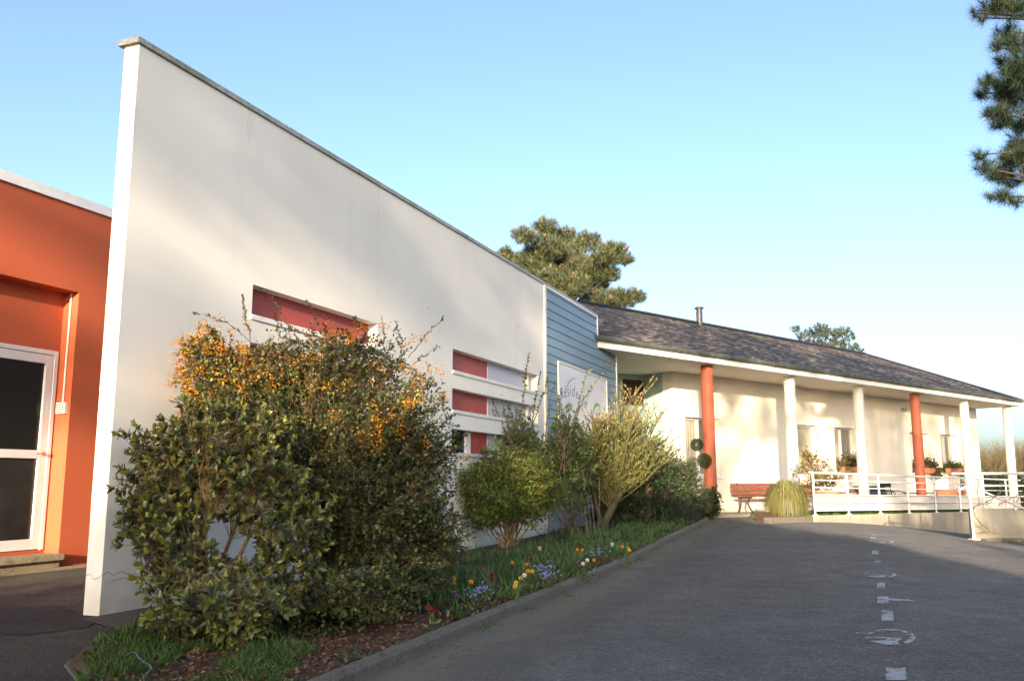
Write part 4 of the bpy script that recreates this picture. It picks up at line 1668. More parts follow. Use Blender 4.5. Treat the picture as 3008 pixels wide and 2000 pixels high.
# willow with catkins
WIL = [(0.16, 0.17, 0.04), (0.24, 0.22, 0.06), (0.12, 0.15, 0.04), (0.30, 0.24, 0.10)]
wil = thing('willow_shrub', 'twiggy willow with pale catkins and a leaning mossy trunk before the entrance', 'shrub', (1.50, 14.9, 0.06))
tb, tg, lv, ck = MB(), MB(), Leaves(), Leaves()
b0 = np.array([1.42, 14.85, 0.0])
fork = np.array([1.82, 14.85, 0.75])
tb.tube(bez(b0, np.array([1.55, 14.8, .35]), fork, 8), list(np.linspace(.085, .05, 8)), 10)
tb.tube(bez(np.array([1.50, 14.85, 0.15]), np.array([1.40, 14.8, .5]), np.array([1.30, 14.8, .95]), 8), list(np.linspace(.05, .028, 8)), 8)
for k in range(72):
    if k < 58:
        st = fork + (fork - b0) * -0.42 * rng.random()
        ex = rng.uniform(0.75, 2.60)
    else:
        st = np.array([1.30, 14.8, .93])
        ex = rng.uniform(0.6, 1.5)
    top = float(np.interp(ex, [.6, 1.2, 1.7, 2.1, 2.6], [1.3, 1.75, 2.15, 2.3, 1.85])) * rng.uniform(.62, 1.12)
    end = np.array([ex, 14.85 + rng.normal() * .35, top])
    mid = np.array([(st[0] * .45 + ex * .55), (st[1] + end[1]) / 2, st[2] * .45 + top * .55 - 0.12])
    B = bez(st, mid, end, 10)
    tg.tube(B, list(np.linspace(.015, .004, 10)), 6, caps=False)
    for j in range(13):
        i = rng.integers(2, 9)
        q = B[i]
        l_ = rng.uniform(.25, .6)
        e = q + np.array([rng.normal() * .26 + .10 * (ex - 1.6), rng.normal() * .24, l_ * .8])
        tw = bez(q, (q + e) / 2 + rng.normal(size=3) * .03, e, 6)
        tg.tube(tw, list(np.linspace(.0045, .0018, 6)), 4, caps=False)
        n = 32
        t = rng.uniform(0.1, 1, n) * 4.99
        i0 = t.astype(int)
        f = (t - i0)[:, None]
        pp = tw[i0] * (1 - f) + tw[i0 + 1] * f
        hi_ = pp[:, 2] > 1.85 + .15 * rng.normal(size=n)
        td = np.array([0, 0, 1.0])
        lv.add(pp[~hi_], td + .8 * unit(int((~hi_).sum())), 0.05, 0.022, palette(int((~hi_).sum()), [(0.12, 0.135, 0.036), (0.16, 0.165, 0.045), (0.09, 0.11, 0.034), (0.17, 0.14, 0.05)])) if (~hi_).any() else None
        if hi_.any():
            m = int(hi_.sum())
            ck.add(pp[hi_], td + .35 * unit(m), 0.042, 0.017, palette(m, [(0.30, 0.22, 0.10), (0.38, 0.27, 0.13), (0.22, 0.18, 0.07), (0.14, 0.13, 0.04)]))
tb.build('trunk', plain('mossy_bark', (0.085, 0.075, 0.04), 0.9, 0.45, 9, bmp=0.6, bscale=30), wil, fix=False)
tg.build('twigs', M['twig_green'], wil, fix=False)
lv.build('foliage', M['leaf'], wil, 'diamond')
ck.build('catkins', M['leaf'], wil, 'diamond')['kind'] = 'stuff'

DRK = [(0.032, 0.062, 0.032), (0.048, 0.085, 0.036), (0.065, 0.105, 0.04), (0.028, 0.05, 0.034)]
shrub('dark_evergreen_shrub', 'dark evergreen shrub directly behind the willow trunk', 'shrub', (2.45, 15.7, 0.08),
      [(2.40, 15.75, 1.20, .48, .45, .52), (2.6, 15.7, .65, .55, .45, .55), (2.05, 15.8, .7, .45, .4, .5), (1.6, 15.6, .5, .4, .4, .4)], 1500, 12, 0.06, 0.026, DRK, nstem=6, twig_r=0.002, shell=.6, mat='leaf_gloss')
shrub('clipped_evergreen_shrub', 'rounded dark evergreen shrub at the far end of the bed near the kerb', 'shrub', (3.1, 17.0, 0.1),
      [(2.95, 16.9, 1.05, .50, .55, .50), (3.35, 17.3, .80, .46, .55, .60), (3.05, 16.7, .50, .55, .5, .42)], 1700, 13, 0.055, 0.02, DRK, nstem=6, twig_r=0.002, shell=.65, mat='leaf_gloss')
shrub('small_leafy_shrub', 'small leafy shrub at the foot of the nearest orange pillar', 'shrub', (4.25, 19.2, 0.1),
      [(4.28, 19.3, .50, .28, .3, .32), (4.15, 19.2, .30, .28, .3, .22)], 260, 12, 0.07, 0.04, [(0.06, 0.08, 0.025), (0.09, 0.11, 0.03), (0.045, 0.06, 0.02)], nstem=6, shell=.3)


# ------------------------------------------------------------------ ground cover, flowers, litter
def blades(lv, p, n, h, wd, cols, lean=0.45, segs=3):
    for _ in range(n):
        q = p + np.array([rng.normal() * .02, rng.normal() * .02, 0])
        d = np.array([rng.normal() * lean, rng.normal() * lean, 1.0])
        d /= np.linalg.norm(d)
        lv.add(q, d, h * rng.uniform(.6, 1.2), wd, palette(1, cols))


GRN = [(0.075, 0.13, 0.04), (0.10, 0.165, 0.048), (0.06, 0.11, 0.06), (0.14, 0.18, 0.045)]
lv = Leaves()
tries = 0
while lv.count() < 9000 and tries < 40000:
    tries += 1
    y = rng.uniform(6.4, 17.5)
    xr = float(interp_line(inner, y))
    x = xr - abs(rng.normal()) * .75 - 0.05
    if not in_bed(x, y):
        continue
    g = nz(x * 1.6, y * 1.2, 8)
    if g < -0.28 or (y < 7.4 and rng.random() < .5) or (xr - x < .22 and rng.random() < .6):
        continue
    z = float(bed_z(x, y))
    big = rng.random() < .35
    h = rng.uniform(.12, .20) if big else rng.uniform(.06, .14)
    cols_k = [palette(1, GRN)[0] * (1 + .25 * rng.normal())]
    for _ in range(int(rng.integers(5, 11))):
        q = np.array([x + rng.normal() * .05, y + rng.normal() * .05, z - .01])
        d = np.array([rng.normal() * .4, rng.normal() * .4, 1.0])
        lv.add(q, d, h * rng.uniform(.55, 1.15), h * (.10 if big else .16), palette(1, cols_k + GRN[:1], .12))
lv.build('bulb_leaves', M['leaf'], None, 'leaf', fold=.15, curl=.2)
tag(bpy.data.objects['bulb_leaves'], 'green strap leaves of spring bulbs filling the flower bed', 'ground cover', kind='stuff')

lv = Leaves()
for _ in range(9000):
    y = rng.uniform(3.5, 18)
    x = float(interp_line(inner, y)) - rng.random() ** 1.5 * 1.6
    if not in_bed(x, y) or nz(x * 2.2, y * 2.2, 1.0) < (-0.15 if y > 6.4 else 0.12):
        continue
    z = float(bed_z(x, y))
    m = 5
    lv.add(np.array([x, y, z + .01]) + rng.normal(size=(m, 3)) * np.array([.03, .03, .006]), unit(m) + np.array([0, 0, .5]), 0.028, 0.016, palette(m, [(0.04, 0.07, 0.025), (0.07, 0.11, 0.03), (0.05, 0.06, 0.03)]))
lv.build('low_weeds', M['leaf'], None, 'diamond')
tag(bpy.data.objects['low_weeds'], 'low green weeds covering the bed soil', 'ground cover', kind='stuff')

lv = Leaves()
for _ in range(4200):
    x, y = rng.uniform(-2.4, -1.05), rng.uniform(3.5, 5.6)
    if not in_bed(x, y) or nz(x * 1.5, y * 1.5, 3) < -0.15 + 0.22 * (x + 1.9):
        continue
    z = float(bed_z(x, y))
    blades(lv, np.array([x, y, z - .005]), 4, rng.uniform(.03, .085), .006, [(0.06, 0.12, 0.02), (0.09, 0.15, 0.03), (0.05, 0.09, 0.02)], 0.6)
lv.build('rough_grass', M['leaf'], None, 'leaf', fold=.1, curl=.25)
tag(bpy.data.objects['rough_grass'], 'patchy grass at the front left tip of the bed', 'grass', kind='stuff')

LIT = [(0.22, 0.085, 0.038), (0.28, 0.125, 0.055), (0.15, 0.065, 0.035), (0.33, 0.18, 0.09), (0.10, 0.055, 0.035)]
lv = Leaves()
for _ in range(15000):
    y = 3.5 + rng.random() ** 1.4 * 9
    x = float(interp_line(inner, y)) - rng.random() * (1.5 if y < 7 else .5)
    if not in_bed(x, y):
        continue
    z = float(bed_z(x, y))
    d = unit(1)[0]
    d[2] *= .25
    lv.add(np.array([x, y, z + .012 + .01 * rng.random()]), d, rng.uniform(.018, .045), rng.uniform(.006, .022), palette(1, LIT), up=np.array([0, 0, 1.0]) + .5 * unit(1)[0])
lv.build('leaf_litter', M['leaf'], None, 'diamond', fold=.3)
tag(bpy.data.objects['leaf_litter'], 'red brown dead leaves and twigs under the shrubs', 'leaf litter', kind='stuff')

lv = Leaves()
for _ in range(700):                # grit and dead leaves swept against the kerb, weeds in the joint
    y = 4.2 + rng.random() * 13
    x = float(interp_line(KERB, y)) + 0.02 + abs(rng.normal()) * .16
    d = unit(1)[0]
    d[2] *= .15
    lv.add(np.array([x, y, float(G(x, y)) + .006]), d, rng.uniform(.008, .03), rng.uniform(.005, .016), palette(1, LIT + [(0.3, 0.27, 0.2)]), up=np.array([0, 0, 1.0]) + .25 * unit(1)[0])
for yy in (5.9, 6.7, 7.6, 8.4, 8.9, 9.9, 10.8, 12.2, 13.4, 14.6, 15.3, 16.0, 16.6):
    for _ in range(22):
        x = float(interp_line(KERB, yy)) + .015 + abs(rng.normal()) * .04
        y = yy + rng.normal() * .07
        blades(lv, np.array([x, y, float(G(x, y))]), 2, .04, .007, GRN, .8)
for _ in range(90):
    x, y = rng.uniform(-.2, 6), rng.uniform(4.3, 16)
    if x < interp_line(KERB, y) + .3:
        continue
    d = unit(1)[0]
    d[2] *= .1
    lv.add(np.array([x, y, float(G(x, y)) + .006]), d, rng.uniform(.012, .035), rng.uniform(.006, .016), palette(1, LIT + [(0.5, 0.47, 0.4)]), up=np.array([0, 0, 1.0]))
lv.build('kerb_debris', M['leaf'], None, 'diamond', fold=.2)
tag(bpy.data.objects['kerb_debris'], 'scattered dead leaves and weeds on the drive along the kerb', 'debris', kind='stuff')

# big broad leaved plant by the wall
lv = Leaves()
bp = thing('broad_leaf_plant', 'low plant with big grey green leaves by white wall', 'plant', (-0.72, 9.3, 0.06))
for k in range(16):
    a = rng.uniform(0, 6.28)
    d = np.array([math.cos(a), math.sin(a), rng.uniform(.3, .9)])
    lv.add(np.array([-0.72, 9.3, 0.06]), d, rng.uniform(.18, .34), rng.uniform(.09, .14), palette(1, [(0.05, 0.10, 0.05), (0.07, 0.12, 0.07)]), up=np.array([0, 0, 1.0]))
lv.build('leaves', M['leaf'], bp, 'leaf', fold=.2, curl=.2)

PETAL = {'orange': [(0.68, 0.20, 0.01), (0.72, 0.29, 0.02)], 'yellow': [(0.68, 0.43, 0.02), (0.64, 0.48, 0.06)], 'white': [(0.66, 0.64, 0.57), (0.6, 0.58, 0.47)],
         'purple': [(0.10, 0.02, 0.13), (0.05, 0.01, 0.07)], 'red': [(0.22, 0.015, 0.03), (0.12, 0.01, 0.02)], 'blue': [(0.20, 0.24, 0.50), (0.32, 0.36, 0.60)], 'cream': [(0.75, 0.62, 0.15), (0.8, 0.7, 0.3)]}


def flower(u, v, kind, colour, label, h=0.14, n=1):
    g = onz(u, v, 0.06 + h)
    x, y = g[0], g[1]
    z0 = float(bed_z(x, y))
    zt = max(g[2], z0 + .06)
    t = thing(kind, label, 'flower', (x, y, z0), 'spring flowers in the bed')
    st, lv, pe = MB(), Leaves(), Leaves()
    if kind == 'tulip':
        st.tube([(x, y, z0 - .01), (x + .005, y, zt)], .004, 6)
        for k in range(6):
            a = k * math.pi / 3
            pe.add(np.array([x + .005, y, zt]) + .010 * np.array([math.cos(a), math.sin(a), 0]), np.array([.22 * math.cos(a), .22 * math.sin(a), 1]), .05, .03, palette(1, PETAL[colour], .08), up=-np.array([math.cos(a), math.sin(a), 0]))
        blades(lv, np.array([x, y, z0 - .01]), 4, .17, .03, GRN, .35)
    elif kind == 'pansy':
        for j in range(n):
            q = np.array([x + rng.normal() * .045 * (n > 1), y + rng.normal() * .05 * (n > 1), zt + rng.normal() * .015])
            st.tube([(x, y, z0 - .01), tuple(q)], .0025, 5)
            fd = np.array([-0.25 + .3 * rng.normal(), -1, .35])
            fd /= np.linalg.norm(fd)
            ex = np.cross(fd, (0, 0, 1))
            ex /= np.linalg.norm(ex)
            ez = np.cross(ex, fd)
            for k in range(5):
                a = R(90 + 72 * k)
                dd = ex * math.cos(a) + ez * math.sin(a)
                pe.add(q + fd * .002 * k, dd + .12 * fd, .019, .022, palette(1, PETAL[colour], .1), up=fd)
            pe.add(q + fd * .010, ez * -1, .009, .010, np.array([[.03, .012, .02]]), up=fd)
            pe.build('petals', M['petal'], t, 'leaf', fold=.12, curl=.1)
            pe = Leaves()
        m = 14
        lv.add(np.array([x, y, z0 + .03]) + rng.normal(size=(m, 3)) * np.array([.04, .04, .015]), unit(m) + np.array([0, 0, .6]), .045, .02, palette(m, GRN))
    else:
        m = 14
        lv.add(np.array([x, y, z0 + .03]) + rng.normal(size=(m, 3)) * np.array([.05, .05, .02]), unit(m) + np.array([0, 0, .7]), .07, .02, palette(m, GRN))
        for j in range(40):
            q = np.array([x + rng.normal() * .045, y + rng.normal() * .045, zt + rng.normal() * .022])
            st.tube([(x + .3 * (q[0] - x), y + .3 * (q[1] - y), z0), tuple(q)], .0014, 4)
            for k in range(5):
                a = R(72 * k)
                pe.add(q, np.array([math.cos(a), -.6, math.sin(a)]), .009, .010, palette(1, PETAL[colour], .15), up=np.array([0, -1, .3]))
    if st.v:
        st.build('stem', M['twig_green'], t, fix=False)
    lv.build('leaves', M['leaf'], t, 'leaf')
    if pe.P:
        po_ = pe.build('petals', M['petal'], t, 'leaf' if kind != 'forget_me_not' else 'diamond', fold=.12, curl=.1)
        if kind == 'forget_me_not':
            po_['kind'] = 'stuff'


def bz(x, y):                      # a pixel of the enlarged bed view, in photograph pixels
    return 1250 + x / 2.775, 1500 + y / 2.775


for x, y, kind, colour, label, n in (
        (927, 322, 'tulip', 'cream', 'single cream yellow tulip standing before the ochre stemmed shrub', 1),
        (1517, 290, 'tulip', 'white', 'single white tulip below the willow trunk', 1),
        (790, 432, 'pansy', 'orange', 'pair of orange pansies left of the upper blue forget-me-nots', 2),
        (798, 520, 'pansy', 'yellow', 'yellow pansies just above the white pansy, bed centre', 2),
        (806, 545, 'pansy', 'white', 'white pansy under yellow pansies at bed centre', 1),
        (836, 528, 'pansy', 'orange', 'orange pansy right beside the white pansy at bed centre', 1),
        (706, 600, 'pansy', 'yellow', 'bright yellow pansy pair nearest the kerb', 2),
        (266, 555, 'pansy', 'orange', 'tall orange pansy above the purple and white one', 2),
        (215, 572, 'pansy', 'orange', 'low orange pansies at the left end of the flowers', 2),
        (375, 600, 'pansy', 'orange', 'small orange pansy left of the big forget-me-not clump', 1),
        (470, 535, 'pansy', 'red', 'dark red pansies above the big forget-me-not clump', 2),
        (540, 562, 'pansy', 'red', 'dark red pansy beside a violet one', 1),
        (585, 570, 'pansy', 'purple', 'violet pansy right of the dark red ones', 1),
        (258, 705, 'pansy', 'purple', 'purple and white pansy among strap leaves near the kerb', 1),
        (60, 792, 'pansy', 'red', 'dark red and orange pansies at the edge of barberry shrub', 2),
        (1258, 325, 'pansy', 'orange', 'orange pansies below dark red ones under the arching shrub', 2),
        (1288, 290, 'pansy', 'red', 'dark red pansies under the arching shrub trunks', 2),
        (1300, 380, 'pansy', 'orange', 'orange pansies on top of the white and purple group', 2),
        (1318, 412, 'pansy', 'white', 'white pansy in the white and purple group near kerb', 1),
        (1285, 440, 'pansy', 'white', 'lower white pansy in the white and purple group', 1),
        (1262, 412, 'pansy', 'purple', 'purple pansy left in the white and purple group', 1),
        (1628, 300, 'pansy', 'orange', 'three orange pansies at the far right of the bed', 3),
        (1665, 335, 'pansy', 'yellow', 'yellow orange pansy nearest the kerb at far right', 1),
        (862, 398, 'pansy', 'red', 'dark red pansy in shade right of an orange pair', 1),
        (450, 645, 'forget_me_not', 'blue', 'largest clump of pale blue forget-me-nots near the kerb', 1),
        (970, 455, 'forget_me_not', 'blue', 'blue forget-me-nots in the middle of the bed', 1),
        (988, 512, 'forget_me_not', 'blue', 'little blue forget-me-nots closest below the middle clump', 1),
        (1400, 340, 'forget_me_not', 'blue', 'forget-me-nots left of the far orange pansies', 1)):
    flower(*bz(x, y), kind, colour, label, n=n, h=.13)

# pale hose lying in the grass
hs = MB()
P = [onz(150 + a / 3.484, 1550 + b / 3.484, .11) for a, b in ((770, 1300), (830, 1270), (870, 1280), (900, 1330), (950, 1370), (1010, 1400), (1030, 1440), (960, 1500))]
P2 = []
for i in range(len(P) - 1):
    for t in np.linspace(0, 1, 5)[:-1]:
        P2.append(P[i] * (1 - t) + P[i + 1] * t)
hs.tube(P2, .0035, 8)
tag(hs.build('garden_hose', plain('grey_hose', (0.15, 0.18, 0.18), .5)), 'thin pale grey hose lying in the grass under the big leaved shrub', 'hose')

# ------------------------------------------------------------------ things on the terrace
WS = [('back', 0.0)]


def bench(name, label, s0, n0, L, mat_w, mat_i, fr=FA, zf=None, group=None):
    """wooden slat bench on two cast iron ends, its back to the facade."""
    z0 = (T(s0 + .3) if zf is None else zf)
    t = thing(name, label, 'bench', fr.p(s0 + L / 2, n0, z0), group)
    for k in range(3):              # seat slats
        mb = MB()
        mb.box(fr, s0, s0 + L, n0 + .12 + k * .115, n0 + .215 + k * .115, z0 + .405 + .006 * k, z0 + .435 + .006 * k)
        mb.build('seat_slat', mat_w, t, bevel=.006)
    for k in range(3):              # back slats
        mb = MB()
        zz = z0 + .475 + k * .10
        nn = n0 + .085 - k * .028
        q = [fr.p(s0, nn - .022, zz), fr.p(s0 + L, nn - .022, zz), fr.p(s0 + L, nn, zz), fr.p(s0, nn, zz),
             fr.p(s0, nn - .05, zz + .085), fr.p(s0 + L, nn - .05, zz + .085), fr.p(s0 + L, nn - .028, zz + .085), fr.p(s0, nn - .028, zz + .085)]
        mb.hexa(q)
        mb.build('back_slat', mat_w, t, bevel=.006)
    for s in (s0 + .28, s0 + L - .28):
        mb = MB()
        def bar(pts, w):
            P = bez(*[np.array(fr.p(s, n0 + a, z0 + b)) for a, b in pts], 9)
            mb.tube(P, w, 8)
        bar(((.10, .40), (.14, .2), (.02, 0)), .024)
        bar(((.40, .40), (.22, .25), (.50, 0)), .024)
        bar(((.08, .40), (.08, .55), (.0, .78)), .02)
        mb.tube([fr.p(s, n0 + .06, z0 + .39), fr.p(s, n0 + .45, z0 + .40)], .02, 8)
        mb.tube([fr.p(s, n0 - .02, z0 + .012), fr.p(s, n0 + .55, z0 + .012)], .018, 8)
        mb.build('iron_end', mat_i, t)
    return t


bench('park_bench', 'red brown slatted bench with curved iron legs by the sunlit wall', 1.95, 0.25, 2.05, M['wood'], M['iron'], zf=T(2.2) - .03)
bench('park_bench', 'second red brown bench mostly hidden behind the ornamental grass', 4.55, 0.2, 1.6, M['wood'], M['iron'], zf=T(4.8) - .02)
bench('dark_bench', 'dark slatted bench seen between railing posts behind white pillar', 8.1, 0.3, 1.9, M['black'], M['black'], zf=0.0)


def chair(label, s0, n0, z0):
    t = thing('garden_chair', label, 'chair', CL.p(s0, n0, z0))
    fr = Frame(CL.p(s0, n0, 0)[:2], 62)
    mb = MB()
    mb.box(fr, -.25, .25, -.22, .24, z0 + .42, z0 + .45)
    mb.build('seat', M['black'], t, bevel=.01)
    mb = MB()
    for a in np.linspace(-.2, .2, 7):
        mb.tube([fr.p(a, -.22, z0 + .46), fr.p(a, -.30, z0 + .84)], .010, 6)
    mb.box(fr, -.26, .26, -.325, -.275, z0 + .80, z0 + .90)
    mb.build('backrest', M['black'], t)
    for a in (-.23, .23):
        mb = MB()
        mb.tube([fr.p(a, -.20, z0 - .2), fr.p(a, -.22, z0 + .42), fr.p(a, -.31, z0 + .88)], .016, 8)
        mb.build('leg', M['black'], t)
        mb = MB()
        mb.tube([fr.p(a, .22, z0 - .2), fr.p(a, .23, z0 + .42)], .016, 8)
        mb.build('leg', M['black'], t)
        mb = MB()
        mb.tube([fr.p(a, -.25, z0 + .66), fr.p(a, .05, z0 + .67), fr.p(a, .25, z0 + .62), fr.p(a, .23, z0 + .43)], .014, 8)
        mb.build('armrest', M['black'], t)


chair('black metal garden chair just left of the far orange pillar', 9.9, -.5, -.06)
tbl = thing('garden_table', 'low dark table edge right of the far orange pillar', 'table', CL.p(11.9, -.6, 0))
mb = MB()
x, y, _ = CL.p(11.9, -.6, 0)
mb.lathe((x, y, 0), [(.02, .50), (.50, .52), (.50, .545), (.0, .55)], 24)
mb.build('tabletop', M['black'], tbl)
mb = MB()
mb.tube([(x, y, -.2), (x, y, .5)], .03, 10)
mb.build('pedestal', M['black'], tbl)
tr_ = thing('terracotta_trough', 'long terracotta trough on the terrace at far right window', 'planter', FA.p(14.6, .5, .3))
mb = MB()
zt = 0.38
q = [FA.p(13.9, .25, zt - .35), FA.p(15.8, .25, zt - .35), FA.p(15.8, .6, zt - .35), FA.p(13.9, .6, zt - .35), FA.p(13.85, .2, zt + .20), FA.p(15.85, .2, zt + .20), FA.p(15.85, .65, zt + .20), FA.p(13.85, .65, zt + .20)]
mb.hexa(q)
mb.box(FA, 13.82, 15.88, .17, .68, zt + .201, zt + .25)
mb.build('trough', M['terracotta'], tr_, bevel=.01)


def window_box(label, s0, s1, z, h, droop, leafcol, fl=None, seed=0):
    t = thing('window_box', label, 'window box', FA.p((s0 + s1) / 2, .15, z))
    mb = MB()
    q = [FA.p(s0 + .03, .062, z), FA.p(s1 - .03, .062, z), FA.p(s1 - .03, .22, z), FA.p(s0 + .03, .22, z), FA.p(s0, .06, z + .19), FA.p(s1, .06, z + .19), FA.p(s1, .25, z + .19), FA.p(s0, .25, z + .19)]
    mb.hexa(q)
    mb.build('box', M['terracotta'], t, bevel=.008)
    lv = Leaves()
    m = int(900 * (s1 - s0))
    a = rng.random(m)
    pz = z + .19 + np.abs(rng.normal(size=m)) * h * .5
    pts = np.array([FA.p(s0 + (s1 - s0) * t_, .15 + rng.normal() * .09, zz) for t_, zz in zip(a, pz)])
    lv.add(pts, unit(m) + np.array([0, 0, .3]), .06, .045, palette(m, leafcol))
    if droop:
        m = 480
        pts = np.array([FA.p(s1 - .1 + rng.normal() * .14 + .15 * (1 - k), .25 + rng.normal() * .07, z + .2 - droop * k) for k in rng.random(m)])
        lv.add(pts, unit(m) + np.array([0, 0, -.6]), .07, .04, palette(m, leafcol))
    lv.build('foliage', M['leaf'], t, 'leaf')
    return t


GER = [(0.05, 0.06, 0.02), (0.08, 0.07, 0.025), (0.12, 0.06, 0.03), (0.06, 0.08, 0.02)]
window_box('terracotta window box with bushy dark plants under window beside white pillar', 7.75, 8.95, 1.16, .32, 0, GER)
window_box('window box with wiry plants partly behind the far orange pillar', 12.65, 14.0, 1.17, .26, .35, GER)
window_box('terracotta window box with plant trailing down under the last window', 15.0, 16.1, 1.17, .2, 1.0, [(0.07, 0.09, 0.025), (0.11, 0.12, 0.035)])

# topiary with two balls
tp = thing('topiary_tree', 'clipped topiary with two green balls on a thin stem in a white pot', 'topiary', (4.5, 20.55, 0.1))
mb = MB()
yT = 20.55
b1, b2 = aty(2047, 1306, yT), aty(2069, 1352, yT)
px_, = (b1[0] + .06,)
mb.tube([(px_ + .05, yT, .5), (b2[0] - .02, yT, .9), tuple(b2), ((b1 + b2) / 2)[0:3], tuple(b1)], .013, 8)
mb.build('stem', M['bark'], tp)
for c, r in ((b1, .145), (b2, .165)):
    lv = Leaves()
    m = 2600
    d = unit(m)
    rr = r * (rng.random(m) ** .25)
    lv.add(c + d * rr[:, None], d + .9 * unit(m), .024, .014, palette(m, [(0.035, 0.065, 0.02), (0.06, 0.10, 0.03), (0.03, 0.05, 0.02)]))
    lv.build('clipped_ball', M['leaf'], tp, 'diamond')
mb = MB()
mb.lathe((px_ + .05, yT, .02), [(.14, 0), (.17, .30), (.20, .55), (.215, .56), (.215, .62), (.19, .62), (.18, .56)], 20)
mb.build('pot', M['paint'], tp)

# ornamental grass in a low brick planter
og = thing('ornamental_grass', 'arching yellow green ornamental grass clump beside railing end', 'ornamental grass', RM.p(-.95, -.45, .2))
lv = Leaves()
gc = np.array(RM.p(-0.44, -0.40, 0.30))
nb = 0
me_v, me_f, me_c = [], [], []
for _ in range(2600):
    a = rng.uniform(0, 6.28)
    k = math.sqrt(rng.random())
    rad = (.08 + .31 * k) * np.array([math.cos(a), math.sin(a), 0]) * rng.uniform(.85, 1.15)
    hgt = (.62 - .18 * k * k) * rng.uniform(.6, 1.22)
    b = gc + np.array([math.cos(a), math.sin(a), 0]) * .10 * k + rng.normal(size=3) * np.array([.03, .03, .01])
    P = [b, b + rad * .35 + (0, 0, hgt * .8), b + rad * .75 + (0, 0, hgt * .9), b + rad * 1.05 + (0, 0, hgt * rng.uniform(.35, .6)), b + rad * 1.15 + (0, 0, hgt * rng.uniform(-.45, .25))]
    sd_ = np.array([-math.sin(a), math.cos(a), 0]) * .0055
    o = len(me_v)
    cc = palette(1, [(0.18, 0.17, 0.055), (0.26, 0.22, 0.09), (0.12, 0.13, 0.035), (0.14, 0.16, 0.04)])[0]
    for i, q in enumerate(P):
        f = 1 - .2 * i
        q = np.array(q)
        q[2] = max(q[2], .10)
        me_v += [tuple(q - sd_ * f), tuple(q + sd_ * f)]
        me_c += [(*cc, 1)] * 2
    me_f += [(o + 2 * i, o + 2 * i + 1, o + 2 * i + 3, o + 2 * i + 2) for i in range(4)]
me = bpy.data.meshes.new('blades')
me.from_pydata(me_v, [], me_f)
at = me.attributes.new('tint', 'FLOAT_COLOR', 'POINT')
at.data.foreach_set('color', np.clip(np.array(me_c), .003, 1).ravel())
link('blades', me, M['leaf'], og)
pl = thing('brick_planter', 'low red brown planter under the ornamental grass', 'planter', RM.p(-1, -.45, .1))
mb = MB()
mb.box(RM, -1.02, -.10, -.80, -.40, -.1, .25)
mb.build('planter_body', plain('planter_brown', (0.05, 0.028, 0.02), .8, .25, 10), pl, bevel=.012)

# oleander in a round terracotta bowl
ol = shrub('potted_oleander', 'oleander with narrow leaves in a terracotta bowl behind railing end', 'potted plant', (7.55, 21.4, .70),
           [(7.2, 21.4, 1.25, .42, .4, .38), (7.6, 21.4, 1.0, .40, .4, .32), (7.15, 21.3, .85, .3, .3, .25), (8.0, 21.7, 1.15, .34, .3, .36, .02), (7.25, 21.5, 1.62, .25, .3, .25, .008)],
           210, 9, .11, .018, [(0.13, 0.13, 0.035), (0.18, 0.16, 0.05), (0.09, 0.10, 0.03), (0.20, 0.13, 0.05)], nstem=8, rosette=True, stem_r=.012, shell=.35)[0]
mb = MB()
mb.lathe((7.72, 21.45, .15), [(.30, 0), (.46, .28), (.50, .44), (.53, .45), (.53, .52), (.47, .52), (.45, .46)], 28)
mb.build('bowl', M['terracotta'], ol)

# bare climbing stem on the right post
cl = thing('bare_climber', 'bare woody climber twining round the right railing post', 'climber', (8.0, 15.5, 0))
mb = MB()


def zr(x, y, d=15.35):             # a pixel of the enlarged right edge view
    return aty(2700 + x / 5.227, 1350 + y / 5.227, d)


for pts, r in ((((1130, 1120), (1040, 1050), (930, 960), (860, 850), (830, 760), (850, 715), (1000, 660), (1100, 610), (1180, 550), (1250, 510)), .012),
               (((830, 740), (900, 690), (930, 610), (890, 520), (900, 440), (930, 370), (885, 300)), .009),
               (((850, 715), (960, 680), (1050, 690), (1120, 640)), .006),
               (((1210, 705), (1320, 630), (1440, 580), (1560, 530), (1640, 520)), .009),
               (((1500, 660), (1520, 590), (1560, 560), (1575, 660)), .009),
               (((940, 1110), (1040, 1110), (1200, 1130)), .009)):
    P = [zr(*q, 15.3 + .05 * math.sin(i * 2.1)) for i, q in enumerate(pts)]
    P2 = []
    for i in range(len(P) - 1):
        for t in (0, .33, .66):
            P2.append(P[i] * (1 - t) + P[i + 1] * t + rng.normal(size=3) * .008)
    mb.tube(P2 + [P[-1]], r * .6, 6)
mb.build('woody_stem', M['twig'], cl, fix=False)

# grass behind the ramp kerb and at the right
lv = Leaves()
for _ in range(2600):
    s, n_ = rng.uniform(0, 11.5), rng.uniform(-1.2, -.16)
    q = np.array(RM.p(s, n_, .19 - .0146 * s))
    blades(lv, q, 2, .10, .010, [(0.07, 0.14, 0.02), (0.10, 0.18, 0.03)], .4)
for _ in range(900):
    s, n_ = rng.uniform(.5, 4), rng.uniform(-.19, .25)
    q = np.array(FR.p(s, n_, 0))
    q[2] = float(G(q[0], q[1]))
    if n_ > .05 and rng.random() < .6:
        continue
    blades(lv, q, 2, .07, .010, [(0.06, 0.09, 0.02), (0.11, 0.13, 0.04)], .5)
lv.build('lawn_grass', M['leaf'], None, 'leaf', fold=.1)
tag(bpy.data.objects['lawn_grass'], 'mown grass behind the ramp kerb', 'grass', kind='stuff')


